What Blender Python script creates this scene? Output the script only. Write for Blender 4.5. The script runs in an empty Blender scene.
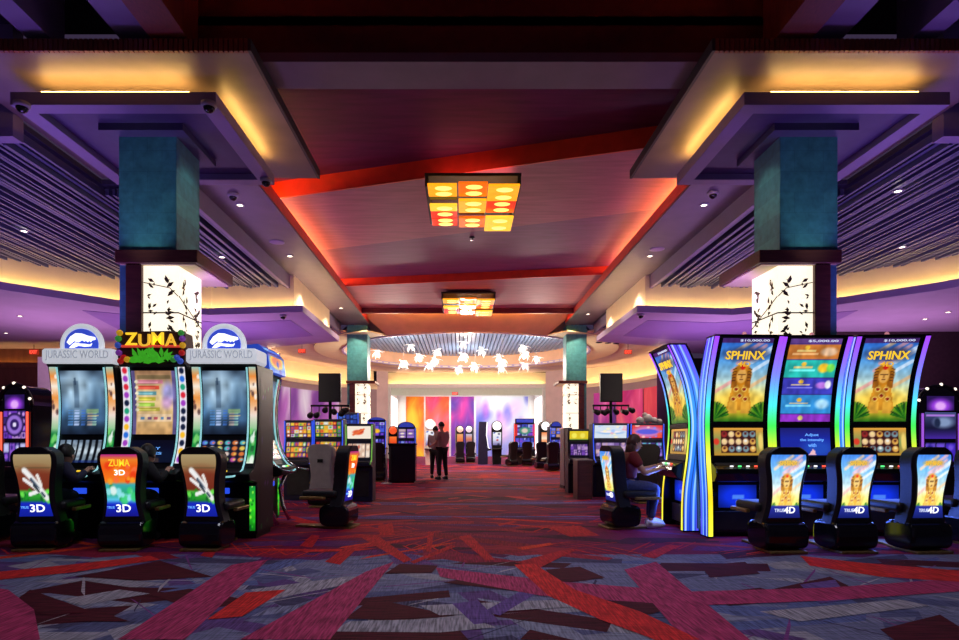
import bpy, bmesh, math, random
import numpy as np
from mathutils import Vector, Matrix
PI = math.pi
SC = bpy.context.scene
COL = SC.collection
random.seed(4)
F = 620.0
CX, HY, CAMZ = 461.0, 440.0, 1.2


def X(px, d): return (px - CX) * d / F
def Z(py, d): return CAMZ + (HY - py) * d / F
def mx(x): return 0.5 - x            # mirror across the hall's centre line


def lin(c):
    return tuple((v / 12.92 if v <= 0.04045 else ((v + 0.055) / 1.055) ** 2.4) for v in c)


def rgb(r, g, b): return lin((r / 255, g / 255, b / 255))


# ------------------------------------------------------------------ materials
def mat(name, col, rough=0.5, metal=0.0, noise=0.0, nscale=8.0, emit=None, estr=0.0, bump=0.0, stretch=(1, 1, 1), spec=0.5, coat=0.0):
    m = bpy.data.materials.new(name)
    m.use_nodes = True
    nt = m.node_tree
    b = nt.nodes['Principled BSDF']
    b.inputs['Base Color'].default_value = (*col, 1)
    b.inputs['Roughness'].default_value = rough
    b.inputs['Metallic'].default_value = metal
    b.inputs['Specular IOR Level'].default_value = spec
    b.inputs['Coat Weight'].default_value = coat
    if noise > 0 or bump > 0:
        tc = nt.nodes.new('ShaderNodeTexCoord')
        mp = nt.nodes.new('ShaderNodeMapping')
        mp.inputs['Scale'].default_value = stretch
        nz = nt.nodes.new('ShaderNodeTexNoise')
        nz.inputs['Scale'].default_value = nscale
        nz.inputs['Detail'].default_value = 5
        nt.links.new(tc.outputs['Object'], mp.inputs['Vector'])
        nt.links.new(mp.outputs['Vector'], nz.inputs['Vector'])
        if noise > 0:
            rp = nt.nodes.new('ShaderNodeValToRGB')
            rp.color_ramp.elements[0].position = 0.3
            rp.color_ramp.elements[1].position = 0.7
            rp.color_ramp.elements[0].color = (*[c * (1 - noise) for c in col], 1)
            rp.color_ramp.elements[1].color = (*[min(1, c * (1 + noise)) for c in col], 1)
            nt.links.new(nz.outputs['Fac'], rp.inputs['Fac'])
            nt.links.new(rp.outputs['Color'], b.inputs['Base Color'])
        if bump > 0:
            bp = nt.nodes.new('ShaderNodeBump')
            bp.inputs['Strength'].default_value = bump
            bp.inputs['Distance'].default_value = 0.01
            nt.links.new(nz.outputs['Fac'], bp.inputs['Height'])
            nt.links.new(bp.outputs['Normal'], b.inputs['Normal'])
    if emit is not None:
        b.inputs['Emission Color'].default_value = (*emit, 1)
        b.inputs['Emission Strength'].default_value = estr
    return m


def attr_mat(name, estr, base=0.0, rough=0.25):
    """A printed or lit surface that takes its picture from the mesh's colour attribute."""
    m = bpy.data.materials.new(name)
    m.use_nodes = True
    nt = m.node_tree
    b = nt.nodes['Principled BSDF']
    at = nt.nodes.new('ShaderNodeAttribute')
    at.attribute_name = 'Col'
    b.inputs['Roughness'].default_value = rough
    b.inputs['Base Color'].default_value = (0.01, 0.01, 0.012, 1)
    b.inputs['Specular IOR Level'].default_value = 0.25
    if base > 0:
        mm = nt.nodes.new('ShaderNodeMix')
        mm.data_type = 'RGBA'
        mm.inputs['Factor'].default_value = base
        mm.inputs['A'].default_value = (0, 0, 0, 1)
        nt.links.new(at.outputs['Color'], mm.inputs['B'])
        nt.links.new(mm.outputs['Result'], b.inputs['Base Color'])
    if estr > 0:
        nt.links.new(at.outputs['Color'], b.inputs['Emission Color'])
        b.inputs['Emission Strength'].default_value = estr
    return m


M = {}
M['screen'] = attr_mat('lit_screen', 1.0)
M['glow'] = attr_mat('lit_strip', 1.5)
M['mural'] = attr_mat('wall_print', 0.5, base=0.42, rough=0.6)
M['print'] = attr_mat('printed_panel', 0.12, base=0.9, rough=0.4)
M['black'] = mat('black_plastic', (0.008, 0.008, 0.010), 0.4, noise=0.3, spec=0.2)
M['gloss_black'] = mat('gloss_black', (0.006, 0.006, 0.009), 0.12, noise=0.2)
M['dark'] = mat('dark_grey', (0.02, 0.018, 0.022), 0.5, noise=0.3)
M['vinyl'] = mat('black_vinyl', (0.010, 0.009, 0.012), 0.42, noise=0.3, nscale=30, bump=0.1)
M['brass'] = mat('dull_brass', (0.30, 0.19, 0.06), 0.4, 0.6, noise=0.3, nscale=20)
M['chrome'] = mat('chrome', (0.75, 0.76, 0.8), 0.18, 1.0, noise=0.05)
M['greyplastic'] = mat('grey_plastic', (0.33, 0.31, 0.33), 0.45, noise=0.1)
M['silver'] = mat('pale_stone_sign', (0.62, 0.64, 0.68), 0.6, noise=0.25, nscale=25, bump=0.5, emit=(0.8, 0.84, 0.92), estr=0.55)
M['sign_letter'] = mat('sign_letter', (.5, .52, .56), .5, noise=.2, nscale=30, emit=(.7, .75, .85), estr=.32)
M['white_lit'] = mat('white_lit', (0.9, 0.9, 0.9), 0.4, emit=(1, 1, 1), estr=1.3)
M['cyan_lit'] = mat('cyan_tube', (0.5, 0.8, 0.85), 0.3, emit=rgb(150, 225, 230), estr=0.7)
M['blue_lit'] = mat('blue_lit', (0.1, 0.2, 0.8), 0.3, emit=rgb(40, 80, 235), estr=1.0)
M['red_lit'] = mat('red_lit', (0.8, 0.05, 0.03), 0.3, emit=(1, 0.09, 0.05), estr=1.8)
M['green_lit'] = mat('green_lit', (0.1, 0.8, 0.2), 0.3, emit=(0.1, 1.0, 0.25), estr=1.5)
M['yellow_lit'] = mat('yellow_lit', (0.9, 0.7, 0.1), 0.3, emit=rgb(255, 205, 40), estr=1.0)
M['gold_letter'] = mat('gold_letter', (0.8, 0.6, 0.1), 0.3, emit=rgb(250, 190, 50), estr=0.8)
M['pale_letter'] = mat('pale_letter', (0.8, 0.8, 0.9), 0.3, emit=rgb(215, 225, 255), estr=0.9)
M['lightblue_letter'] = mat('light_blue_letter', (0.4, 0.6, 0.9), 0.3, emit=rgb(95, 165, 250), estr=1.0)
M['grey_letter'] = mat('grey_letter', (0.3, 0.31, 0.34), 0.5, noise=0.2)
M['red_letter'] = mat('red_letter', (0.7, 0.1, 0.1), 0.4, emit=rgb(205, 60, 40), estr=0.8)


# ------------------------------------------------------------------ mesh builder
class MB:
    def __init__(s):
        s.v, s.f, s.m, s.s = [], [], [], []
        s.mi, s.sm = 0, False

    def add(s, vs, fs):
        o = len(s.v)
        s.v += [tuple(p) for p in vs]
        for f in fs:
            s.f.append(tuple(i + o for i in f))
            s.m.append(s.mi)
            s.s.append(s.sm)
        return s

    def box(s, x0, x1, y0, y1, z0, z1):
        vs = [(x, y, z) for z in (z0, z1) for y in (y0, y1) for x in (x0, x1)]
        return s.add(vs, [(0, 2, 3, 1), (4, 5, 7, 6), (0, 1, 5, 4), (2, 6, 7, 3), (0, 4, 6, 2), (1, 3, 7, 5)])

    def prism(s, poly, axis, a, b):
        """Extrude a 2D outline along an axis: x -> (y,z), y -> (x,z), z -> (x,y)."""
        ar = sum(poly[i][0] * poly[(i + 1) % len(poly)][1] - poly[(i + 1) % len(poly)][0] * poly[i][1] for i in range(len(poly)))
        if ar < 0:
            poly = poly[::-1]
        if axis == 'y':
            a, b = b, a
        n = len(poly)
        mk = {'x': lambda p, t: (t, p[0], p[1]), 'y': lambda p, t: (p[0], t, p[1]), 'z': lambda p, t: (p[0], p[1], t)}[axis]
        vs = [mk(p, a) for p in poly] + [mk(p, b) for p in poly]
        fs = [tuple(range(n))[::-1], tuple(range(n, 2 * n))]
        fs += [(i, (i + 1) % n, n + (i + 1) % n, n + i) for i in range(n)]
        return s.add(vs, fs)

    def tube(s, pts, r, n=8, cap=True):
        pts = [Vector(p) for p in pts]
        rs = r if isinstance(r, (list, tuple)) else [r] * len(pts)
        vs, fs = [], []
        up = None
        for i, p in enumerate(pts):
            t = (pts[min(i + 1, len(pts) - 1)] - pts[max(i - 1, 0)]).normalized()
            if up is None:
                up = t.orthogonal().normalized()
            a = (up - t * up.dot(t)).normalized()
            up = a
            b = t.cross(a)
            for k in range(n):
                q = 2 * PI * k / n
                vs.append(p + (a * math.cos(q) + b * math.sin(q)) * rs[i])
        for i in range(len(pts) - 1):
            for k in range(n):
                fs.append((i * n + k, i * n + (k + 1) % n, (i + 1) * n + (k + 1) % n, (i + 1) * n + k))
        if cap:
            fs.append(tuple(range(n))[::-1])
            fs.append(tuple((len(pts) - 1) * n + k for k in range(n)))
        o = s.sm
        s.sm = True
        s.add(vs, fs)
        s.sm = o
        return s

    def lathe(s, prof, c=(0, 0, 0), n=24, axis='z', cap=True):
        vs, fs = [], []
        for r, h in prof:
            for k in range(n):
                q = 2 * PI * k / n
                a, b = r * math.cos(q), r * math.sin(q)
                p = {'z': (a, b, h), 'y': (a, h, -b), 'x': (h, a, b)}[axis]
                vs.append((p[0] + c[0], p[1] + c[1], p[2] + c[2]))
        for i in range(len(prof) - 1):
            for k in range(n):
                fs.append((i * n + k, i * n + (k + 1) % n, (i + 1) * n + (k + 1) % n, (i + 1) * n + k))
        if cap:
            fs.append(tuple(range(n))[::-1])
            fs.append(tuple((len(prof) - 1) * n + k for k in range(n)))
        o = s.sm
        s.sm = n > 8
        s.add(vs, fs)
        s.sm = o
        return s

    def ell(s, c, rx, ry, rz, n=14, m=9, fn=None):
        vs, fs = [], []
        for j in range(m + 1):
            t = PI * j / m
            for k in range(n):
                q = 2 * PI * k / n
                p = Vector((math.sin(t) * math.cos(q), math.sin(t) * math.sin(q), -math.cos(t)))
                if fn:
                    p = fn(p)
                vs.append((c[0] + rx * p.x, c[1] + ry * p.y, c[2] + rz * p.z))
        for j in range(m):
            for k in range(n):
                fs.append((j * n + k, j * n + (k + 1) % n, (j + 1) * n + (k + 1) % n, (j + 1) * n + k))
        o = s.sm
        s.sm = True
        s.add(vs, fs)
        s.sm = o
        return s

    def arc_wall(s, c, r, a0, a1, z0, z1, n=32, inward=True):
        vs, fs = [], []
        for k in range(n + 1):
            a = a0 + (a1 - a0) * k / n
            x, y = c[0] + r * math.sin(a), c[1] + r * math.cos(a)
            vs += [(x, y, z0), (x, y, z1)]
        for k in range(n):
            q = (2 * k, 2 * k + 1, 2 * k + 3, 2 * k + 2)
            fs.append(q if not inward else q[::-1])
        o = s.sm
        s.sm = True
        s.add(vs, fs)
        s.sm = o
        return s

    def build(s, name, mats, parent=None, bevel=0.0, seg=2):
        me = bpy.data.meshes.new(name)
        me.from_pydata(s.v, [], s.f)
        if not isinstance(mats, (list, tuple)):
            mats = [mats]
        for m in mats:
            me.materials.append(M[m] if isinstance(m, str) else m)
        me.polygons.foreach_set('material_index', s.m)
        me.polygons.foreach_set('use_smooth', s.s)
        me.update()
        o = bpy.data.objects.new(name, me)
        COL.objects.link(o)
        if parent is not None:
            o.parent = parent
        if bevel > 0:
            b = o.modifiers.new('bevel', 'BEVEL')
            b.width = bevel
            b.segments = seg
            b.limit_method = 'ANGLE'
            b.angle_limit = math.radians(40)
        return o


def thing(name, label, cat, loc=(0, 0, 0), rz=0.0, group=None):
    o = bpy.data.objects.new(name, None)
    o.empty_display_size = 0.1
    COL.objects.link(o)
    o.location = loc
    o.rotation_euler = (0, 0, rz)
    o['label'] = label
    o['category'] = cat
    if group:
        o['group'] = group
    return o


def tag(o, label, cat, group=None):
    o['label'] = label
    o['category'] = cat
    if group:
        o['group'] = group
    return o


def struct(o, label=None):
    o['kind'] = 'structure'
    if label:
        o['label'] = label
    return o


def dup(root, label, loc, rz=None, group=None):
    c = root.copy()
    COL.objects.link(c)
    c.location = loc
    if rz is not None:
        c.rotation_euler = (0, 0, rz)
    c['label'] = label
    if group:
        c['group'] = group

    def rec(src, dst):
        for ch in list(src.children):
            d = ch.copy()
            d.parent = dst
            COL.objects.link(d)
            rec(ch, d)
    rec(root, c)
    return c


# ------------------------------------------------------------------ pictures on screens, painted cell by cell
class Cv:
    def __init__(s, w, h, c=(0, 0, 0)):
        s.w, s.h = w, h
        s.a = np.zeros((h, w, 3))
        s.a[:] = np.array(c) / 255.0
        s.u, s.vv = np.meshgrid((np.arange(w)) / (w - 1), (np.arange(h)) / (h - 1))
        s.asp = h / w

    def mix(s, mask, c):
        c = np.array(c) / 255.0
        s.a = s.a * (1 - mask[..., None]) + c * mask[..., None]
        return s

    def vgrad(s, stops, u0=0, u1=1, v0=0, v1=1):
        t = (s.vv - v0) / (v1 - v0)
        k = [q[0] for q in stops]
        col = np.stack([np.interp(t, k, [q[1][i] for q in stops]) for i in range(3)], -1) / 255.0
        m = ((s.u >= u0) & (s.u <= u1) & (s.vv >= v0) & (s.vv <= v1))[..., None]
        s.a = np.where(m, col, s.a)
        return s

    def ell(s, x, y, rx, ry, c, soft=0.25, op=1.0, rot=0):
        dx, dy = s.u - x, (s.vv - y) * s.asp
        ca, sa = math.cos(rot), math.sin(rot)
        ex, ey = (dx * ca + dy * sa) / rx, (-dx * sa + dy * ca) / (ry * s.asp)
        r = np.sqrt(ex * ex + ey * ey)
        return s.mix(np.clip((1 + soft / 2 - r) / max(soft, 1e-3), 0, 1) * op, c)

    def rect(s, x0, y0, x1, y1, c, op=1.0):
        return s.mix(((s.u >= x0) & (s.u <= x1) & (s.vv >= y0) & (s.vv <= y1)) * op * 1.0, c)

    def poly(s, pts, c, op=1.0):
        ins = np.zeros(s.u.shape, bool)
        n = len(pts)
        for i in range(n):
            (x0, y0), (x1, y1) = pts[i], pts[(i + 1) % n]
            if y0 == y1:
                continue
            cr = ((y0 > s.vv) != (y1 > s.vv)) & (s.u < (x1 - x0) * (s.vv - y0) / (y1 - y0) + x0)
            ins ^= cr
        return s.mix(ins * op, c)

    def line(s, x0, y0, x1, y1, w, c, op=1.0):
        ax, ay = s.u - x0, (s.vv - y0) * s.asp
        bx, by = x1 - x0, (y1 - y0) * s.asp
        t = np.clip((ax * bx + ay * by) / (bx * bx + by * by + 1e-9), 0, 1)
        d = np.hypot(ax - t * bx, ay - t * by)
        return s.mix(np.clip((w - d) / (0.5 * w) + 0.5, 0, 1) * op, c)

    def noise(s, amt, n, seed, tint=(1, 1, 1)):
        g = np.random.RandomState(seed).rand(n + 2, n + 2)
        fx, fy = s.u * n, s.vv * n
        ix, iy = fx.astype(int), fy.astype(int)
        tx, ty = fx - ix, fy - iy
        q = g[iy, ix] * (1 - tx) * (1 - ty) + g[iy, ix + 1] * tx * (1 - ty) + g[iy + 1, ix] * (1 - tx) * ty + g[iy + 1, ix + 1] * tx * ty
        s.a = np.clip(s.a * (1 + (q[..., None] - 0.5) * 2 * amt * np.array(tint)), 0, 1)
        return s

    def blobs(s, n, pal, seed, r0, r1, x0=0, y0=0, x1=1, y1=1, op=0.9):
        r = random.Random(seed)
        for _ in range(n):
            q = r.uniform(r0, r1)
            s.ell(r.uniform(x0, x1), r.uniform(y0, y1), q, q / s.asp, r.choice(pal), 0.5, op)
        return s


def surface(name, cv, P, parent=None, material='screen', flip=False):
    """A grid mesh carrying the picture cv; P(u, v) gives its points."""
    w, h = cv.w, cv.h
    vs = [P(i / (w - 1), j / (h - 1)) for j in range(h) for i in range(w)]
    fs = []
    for j in range(h - 1):
        for i in range(w - 1):
            q = (j * w + i, j * w + i + 1, (j + 1) * w + i + 1, (j + 1) * w + i)
            fs.append(q[::-1] if flip else q)
    me = bpy.data.meshes.new(name)
    me.from_pydata(vs, [], fs)
    at = me.color_attributes.new('Col', 'FLOAT_COLOR', 'POINT')
    a = np.clip(cv.a.reshape(-1, 3), 0, 1)
    a = np.where(a <= 0.04045, a / 12.92, ((a + 0.055) / 1.055) ** 2.4)
    at.data.foreach_set('color', np.concatenate([a, np.ones((len(a), 1))], 1).astype(np.float32).ravel())
    me.polygons.foreach_set('use_smooth', [True] * len(fs))
    me.materials.append(M[material] if isinstance(material, str) else material)
    o = bpy.data.objects.new(name, me)
    COL.objects.link(o)
    if parent is not None:
        o.parent = parent
    return o


_fonts = {}


def lettering(name, s, parent, org, xd, up, width, height, depth, m, shear=0.0):
    """Solid letters fitted into width x height, centred at org, reading along xd."""
    if (s, shear) not in _fonts:
        cu = bpy.data.curves.new('t', 'FONT')
        cu.body = s
        cu.align_x = 'CENTER'
        cu.extrude = 0.05
        cu.offset = 0.012
        cu.shear = shear
        cu.resolution_u = 3
        ob = bpy.data.objects.new('t', cu)
        COL.objects.link(ob)
        bpy.context.view_layer.update()
        me = bpy.data.meshes.new_from_object(ob.evaluated_get(bpy.context.evaluated_depsgraph_get()))
        vs = np.array([v.co[:] for v in me.vertices])
        _fonts[(s, shear)] = (vs, [tuple(p.vertices) for p in me.polygons])
        bpy.data.objects.remove(ob)
        bpy.data.curves.remove(cu)
        bpy.data.meshes.remove(me)
    vs, fs = _fonts[(s, shear)]
    lo, hi = vs.min(0), vs.max(0)
    xd, up, org = Vector(xd).normalized(), Vector(up).normalized(), Vector(org)
    n = xd.cross(up)
    b = MB()
    out = []
    for p in vs:
        q = (p - (lo + hi) / 2) / (hi - lo)
        out.append(org + xd * (q[0] * width) + up * (q[1] * height) + n * (q[2] * depth))
    b.add(out, fs)
    return b.build(name, m, parent)
# ================================================================== THE ROOM
M['strip_paint'] = mat('strip_paint', rgb(112, 98, 108), 0.5, noise=0.08, nscale=3)
M['soffit_paint'] = mat('soffit_paint', rgb(120, 104, 96), 0.5, noise=0.12, nscale=2.5)
M['canopy_paint'] = mat('canopy_paint', rgb(132, 116, 150), 0.5, noise=0.06, nscale=3)
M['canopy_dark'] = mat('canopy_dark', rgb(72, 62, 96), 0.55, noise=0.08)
M['maroon_panel'] = mat('maroon_panel', rgb(100, 32, 74), 0.6, noise=0.25, nscale=3, stretch=(0.4, 3, 1))
M['rose_panel'] = mat('rose_panel', rgb(186, 106, 122), 0.6, noise=0.16, nscale=3, stretch=(0.4, 3, 1))
M['plum_panel'] = mat('plum_panel', rgb(138, 78, 118), 0.6, noise=0.16, nscale=3, stretch=(0.4, 3, 1))
M['red_paint'] = mat('red_paint', rgb(226, 62, 30), 0.5, noise=0.1, nscale=4)  # red LED light on bulkhead lip and ceiling steps, put into the colour
M['dark_red'] = mat('dark_red_paint', rgb(110, 18, 30), 0.5, noise=0.15)
M['black_ceiling'] = mat('dark_ceiling', rgb(40, 34, 46), 0.7, noise=0.2)
M['deep_red'] = mat('deep_red_wall', rgb(70, 14, 24), 0.6, noise=0.2)
M['slat'] = mat('slat_metal', rgb(80, 82, 118), 0.45, 0.1, noise=0.12, nscale=6, stretch=(6, 0.3, 1))
M['slat_back'] = mat('slat_backing', rgb(52, 48, 84), 0.8, noise=0.1)
M['lavender'] = mat('lavender_paint', rgb(172, 150, 186), 0.6, noise=0.05, nscale=2)
M['lavender_dark'] = mat('lavender_inset', rgb(140, 112, 170), 0.6, noise=0.05, nscale=2)
M['cream'] = mat('cream_paint', rgb(238, 216, 170), 0.55, noise=0.05, nscale=2)
M['tan'] = mat('tan_paint', rgb(226, 174, 136), 0.5, noise=0.08, nscale=2)
M['mauve_wall'] = mat('mauve_wall', rgb(206, 180, 178), 0.6, noise=0.08, nscale=2)
M['brown_wall'] = mat('brown_wall', rgb(120, 74, 58), 0.55, noise=0.2, nscale=2, stretch=(3, 3, 0.5))
M['dark_wall'] = mat('dark_wall', rgb(60, 38, 48), 0.6, noise=0.2)
M['white_paint'] = mat('white_paint', rgb(235, 232, 228), 0.6, noise=0.04)
M['green_white'] = mat('pale_green_paint', rgb(214, 226, 208), 0.6, noise=0.04)
M['ledge_wood'] = mat('ledge_wood', rgb(92, 48, 40), 0.4, noise=0.3, nscale=6, stretch=(0.5, 4, 4))
M['fin_wood'] = mat('fin_wood', rgb(130, 58, 36), 0.5, noise=0.3, nscale=12, stretch=(10, 1, 0.3))
M['led_warm'] = mat('warm_led', (1, 0.7, 0.3), emit=rgb(255, 200, 104), estr=32)
M['led_cream'] = mat('cream_led', (1, 0.8, 0.4), emit=rgb(255, 220, 158), estr=30)
M['led_amber'] = mat('amber_led', (1, 0.5, 0.1), emit=rgb(255, 182, 48), estr=36)
M['led_red'] = mat('red_led', (1, 0.1, 0.05), emit=(1, 0.10, 0.02), estr=30)
M['day_panel'] = mat('daylit_glass', (0.9, 0.95, 0.95), 0.3, emit=(1.0, 0.98, 0.95), estr=1.6)
M['lamp_white'] = mat('lamp_white', (1, 0.9, 0.8), emit=(1, 0.86, 0.66), estr=7)
M['pillar_panel'] = mat('backlit_panel', (0.9, 0.85, 0.75), 0.4, emit=rgb(255, 242, 216), estr=1.2)


def stone_mat():
    m = bpy.data.materials.new('teal_stone')
    m.use_nodes = True
    nt = m.node_tree
    L = nt.links.new
    b = nt.nodes['Principled BSDF']
    tc = nt.nodes.new('ShaderNodeTexCoord')
    mp = nt.nodes.new('ShaderNodeMapping')
    mp.inputs['Rotation'].default_value = (PI / 2, 0, 0)
    br = nt.nodes.new('ShaderNodeTexBrick')
    br.inputs['Color1'].default_value = (*rgb(64, 130, 142), 1)
    br.inputs['Color2'].default_value = (*rgb(70, 138, 146), 1)
    br.inputs['Mortar'].default_value = (*rgb(60, 120, 132), 1)
    br.inputs['Scale'].default_value = 1.0
    br.inputs['Mortar Size'].default_value = 0.004
    br.inputs['Brick Width'].default_value = 0.42
    br.inputs['Row Height'].default_value = 0.3
    nz = nt.nodes.new('ShaderNodeTexNoise')
    nz.inputs['Scale'].default_value = 9
    nz.inputs['Detail'].default_value = 8
    mxn = nt.nodes.new('ShaderNodeMix')
    mxn.data_type = 'RGBA'
    mxn.blend_type = 'OVERLAY'
    mxn.inputs['Factor'].default_value = 0.55
    L(tc.outputs['Object'], mp.inputs['Vector'])
    L(mp.outputs['Vector'], br.inputs['Vector'])
    L(tc.outputs['Object'], nz.inputs['Vector'])
    L(br.outputs['Color'], mxn.inputs['A'])
    L(nz.outputs['Fac'], mxn.inputs['B'])
    L(mxn.outputs['Result'], b.inputs['Base Color'])
    b.inputs['Roughness'].default_value = 0.55
    return m


M['stone'] = stone_mat()


# ------------------------------------------------------------------ carpet
def carpet():
    rs = np.random.RandomState(7)
    V_, F_, C_ = [], [], []
    layer = [0]

    def piece(pts, c, hatch=0.0, k=None):
        """One woven shape of the pattern, lying in the pile."""
        layer[0] += 1
        z = 0.000002 * layer[0] if k is None else k
        o = len(V_)
        V_.extend((x, y, z) for x, y in pts)
        ar = sum(pts[i][0] * pts[(i + 1) % len(pts)][1] - pts[(i + 1) % len(pts)][0] * pts[i][1] for i in range(len(pts)))
        idx = list(range(o, o + len(pts)))
        F_.append(idx if ar > 0 else idx[::-1])
        C_.append((*c, hatch))

    C = lambda *c: rgb(*c)
    piece([(-22, -4), (22, -4), (22, 6.5), (-22, 6.5)], C(112, 112, 146), .5, 0.0)
    piece([(-22, 6.5), (22, 6.5), (22, 47), (-22, 47)], C(116, 18, 62), .3, 0.0)

    def shard(cx_, cy_, L_, w, a, c, hatch):
        ca, sa = math.cos(a), math.sin(a)
        sh = [(-L_, -w * rs.uniform(.2, 1)), (L_ * rs.uniform(.5, 1), -w), (L_, w * rs.uniform(0, .6)), (-L_ * rs.uniform(.3, .9), w)]
        piece([(cx_ + ca * p - sa * q, cy_ + sa * p + ca * q) for p, q in sh], c, hatch)

    # the grey field: slanting shards of grey, blue, violet and dark red
    greys = [C(136, 136, 160), C(150, 144, 158), C(84, 86, 126), C(92, 100, 150), C(70, 64, 96), C(98, 66, 124), C(120, 120, 150)]
    for _ in range(260):
        cy_ = rs.uniform(2.8, 6.3)
        shard(rs.uniform(-8, 8), cy_, rs.uniform(.25, .9), rs.uniform(.05, .2), rs.choice([.1, -.15, .5, -.5, 1.1, 2.2]) + rs.uniform(-.2, .2), greys[rs.randint(len(greys))], rs.uniform(.2, 1))
    for _ in range(20):
        shard(rs.uniform(-8, 8), rs.uniform(2.8, 6.2), rs.uniform(.3, .75), rs.uniform(.12, .26), rs.uniform(-.5, .5), C(74, 14, 32), .2)
    for _ in range(150):
        shard(rs.uniform(-8, 8), rs.uniform(2.8, 6.3), rs.uniform(.12, .6), rs.uniform(.006, .016), rs.uniform(0, PI), [C(170, 160, 170), C(60, 50, 80), C(126, 60, 130)][rs.randint(3)], .2)

    def pix(pts):
        return [((px - CX) * 744 / (py - HY) / F, 744 / (py - HY)) for px, py in pts]

    # the plum field: violet and crimson shards, red strokes in bundles, blue weft bands
    for _ in range(420):
        cy_ = 6.5 + 26 * rs.rand() ** 1.7
        k = 1 + cy_ / 22
        shard(rs.uniform(-7.5, 8), cy_, rs.uniform(.25, .8) * k, rs.uniform(.05, .18) * k, rs.uniform(-.6, .6), [C(84, 20, 70), C(70, 14, 44), C(140, 26, 58), C(156, 32, 52), C(96, 34, 96), C(134, 22, 42)][rs.randint(6)], rs.uniform(0, .8))
    for y0, w, n in ((9.55, .10, 9), (9.75, .05, 6), (11.8, .16, 9), (12.3, .08, 7), (15.2, .2, 9), (19, .3, 9), (24, .4, 8), (30, .5, 8)):
        for _ in range(n):
            L_ = rs.uniform(.8, 2.2)
            shard(rs.uniform(-6, 6.5), y0 + rs.uniform(-w, w) * 1.5, L_, w * rs.uniform(.5, 1), rs.uniform(-.06, .06), [C(86, 84, 160), C(100, 84, 150), C(92, 60, 130)][rs.randint(3)], .6)
    red = [C(206, 42, 40), C(190, 34, 44), C(216, 58, 36)]
    for _ in range(150):                                    # bundles of parallel strokes
        cy_ = 6.6 + 20 * rs.rand() ** 1.9
        cx_ = rs.uniform(-7, 7)
        a = rs.choice([.5, .9, 1.2, -.5, -.9, 2.0]) + rs.uniform(-.15, .15)
        k = 1 + cy_ / 18
        for q in range(rs.randint(2, 6)):
            shard(cx_ + q * .11 * k + rs.uniform(-.03, .03), cy_ + rs.uniform(-.06, .06), rs.uniform(.12, .42) * k, rs.uniform(.005, .012) * k, a + rs.uniform(-.05, .05), red[rs.randint(3)], .1)
    for _ in range(80):
        cy_ = 6.6 + 22 * rs.rand() ** 1.6
        k = 1 + cy_ / 20
        shard(rs.uniform(-6.5, 7), cy_, rs.uniform(.2, .55) * k, rs.uniform(.02, .07) * k, rs.uniform(-.9, .9), red[rs.randint(3)], .5)
    for _ in range(420):
        cy_ = 8.5 + 22 * rs.rand() ** 1.3
        k = cy_ / 9
        shard(rs.uniform(-6.5, 7), cy_, rs.uniform(.12, .4) * k, rs.uniform(.03, .09) * k, rs.uniform(-1.2, 1.2), [red[0], red[1], C(72, 12, 50), C(170, 30, 60), C(60, 14, 60), C(196, 60, 70)][rs.randint(6)], rs.uniform(0, .6))
    for pts in ([(355, 534), (378, 536), (412, 560), (404, 563)], [(458, 537), (470, 535), (495, 560), (486, 561)], [(515, 563), (560, 551), (578, 549), (540, 568)], [(300, 546), (312, 535), (320, 536), (312, 548)],
                [(325, 562), (345, 548), (356, 550), (340, 565)], [(545, 527), (580, 526), (600, 536), (570, 537)], [(378, 526), (392, 523), (395, 535), (380, 536)], [(200, 556), (214, 544), (222, 545), (212, 558)],
                [(410, 562), (452, 545), (456, 547), (414, 564)], [(428, 532), (434, 532), (431, 552), (426, 552)], [(640, 556), (668, 545), (680, 546), (655, 559)]):
        piece(pix(pts), C(184, 34, 42), .7)
    # the large shapes of the grey field
    for pts in ([(75, 577), (160, 561), (212, 577), (140, 581)], [(8, 606), (30, 590), (92, 612), (50, 616)], [(70, 622), (92, 609), (130, 622)], [(150, 595), (190, 589), (250, 601), (200, 612)],
                [(345, 619), (372, 599), (455, 616), (400, 621)], [(385, 574), (400, 564), (438, 566), (432, 573)], [(443, 583), (468, 578), (540, 588), (520, 592)], [(545, 570), (580, 567), (605, 578), (560, 584)],
                [(590, 605), (640, 597), (690, 605), (640, 617)], [(690, 596), (760, 588), (800, 600), (730, 606)], [(770, 590), (830, 577), (860, 592)], [(880, 630), (940, 615), (980, 640), (900, 645)],
                [(700, 566), (745, 562), (760, 574), (710, 578)], [(840, 566), (900, 562), (940, 572), (880, 575)], [(305, 640), (340, 630), (460, 631), (470, 642)], [(520, 640), (530, 630), (575, 641)]):
        piece(pix(pts), C(78, 16, 32), .15)
    for pts in ([(330, 632), (350, 622), (470, 618), (496, 628), (440, 633)], [(250, 590), (340, 578), (356, 583), (270, 600)], [(420, 606), (560, 600), (590, 606), (440, 616)], [(760, 612), (900, 600), (930, 606), (800, 622)], [(60, 600), (120, 590), (150, 594), (80, 606)]):
        piece(pix(pts), C(156, 148, 160), .9)
    for pts in ([(452, 604), (478, 601), (500, 622), (474, 625)], [(484, 612), (520, 592), (536, 594), (500, 616)], [(800, 585), (835, 580), (850, 600), (820, 604)]):
        piece(pix(pts), C(104, 74, 140), .6)
    for pts in ([(232, 565), (268, 560), (185, 640), (118, 640)], [(366, 572), (394, 562), (330, 640), (240, 640)], [(624, 570), (656, 562), (752, 642), (686, 642)],
                [(436, 568), (560, 582), (690, 592), (830, 588), (970, 578), (970, 591), (830, 601), (690, 606), (540, 596), (440, 577)], [(-40, 585), (8, 590), (34, 610), (40, 640), (-60, 660)]):
        piece(pix(pts), C(172, 54, 98), .9)
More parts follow.
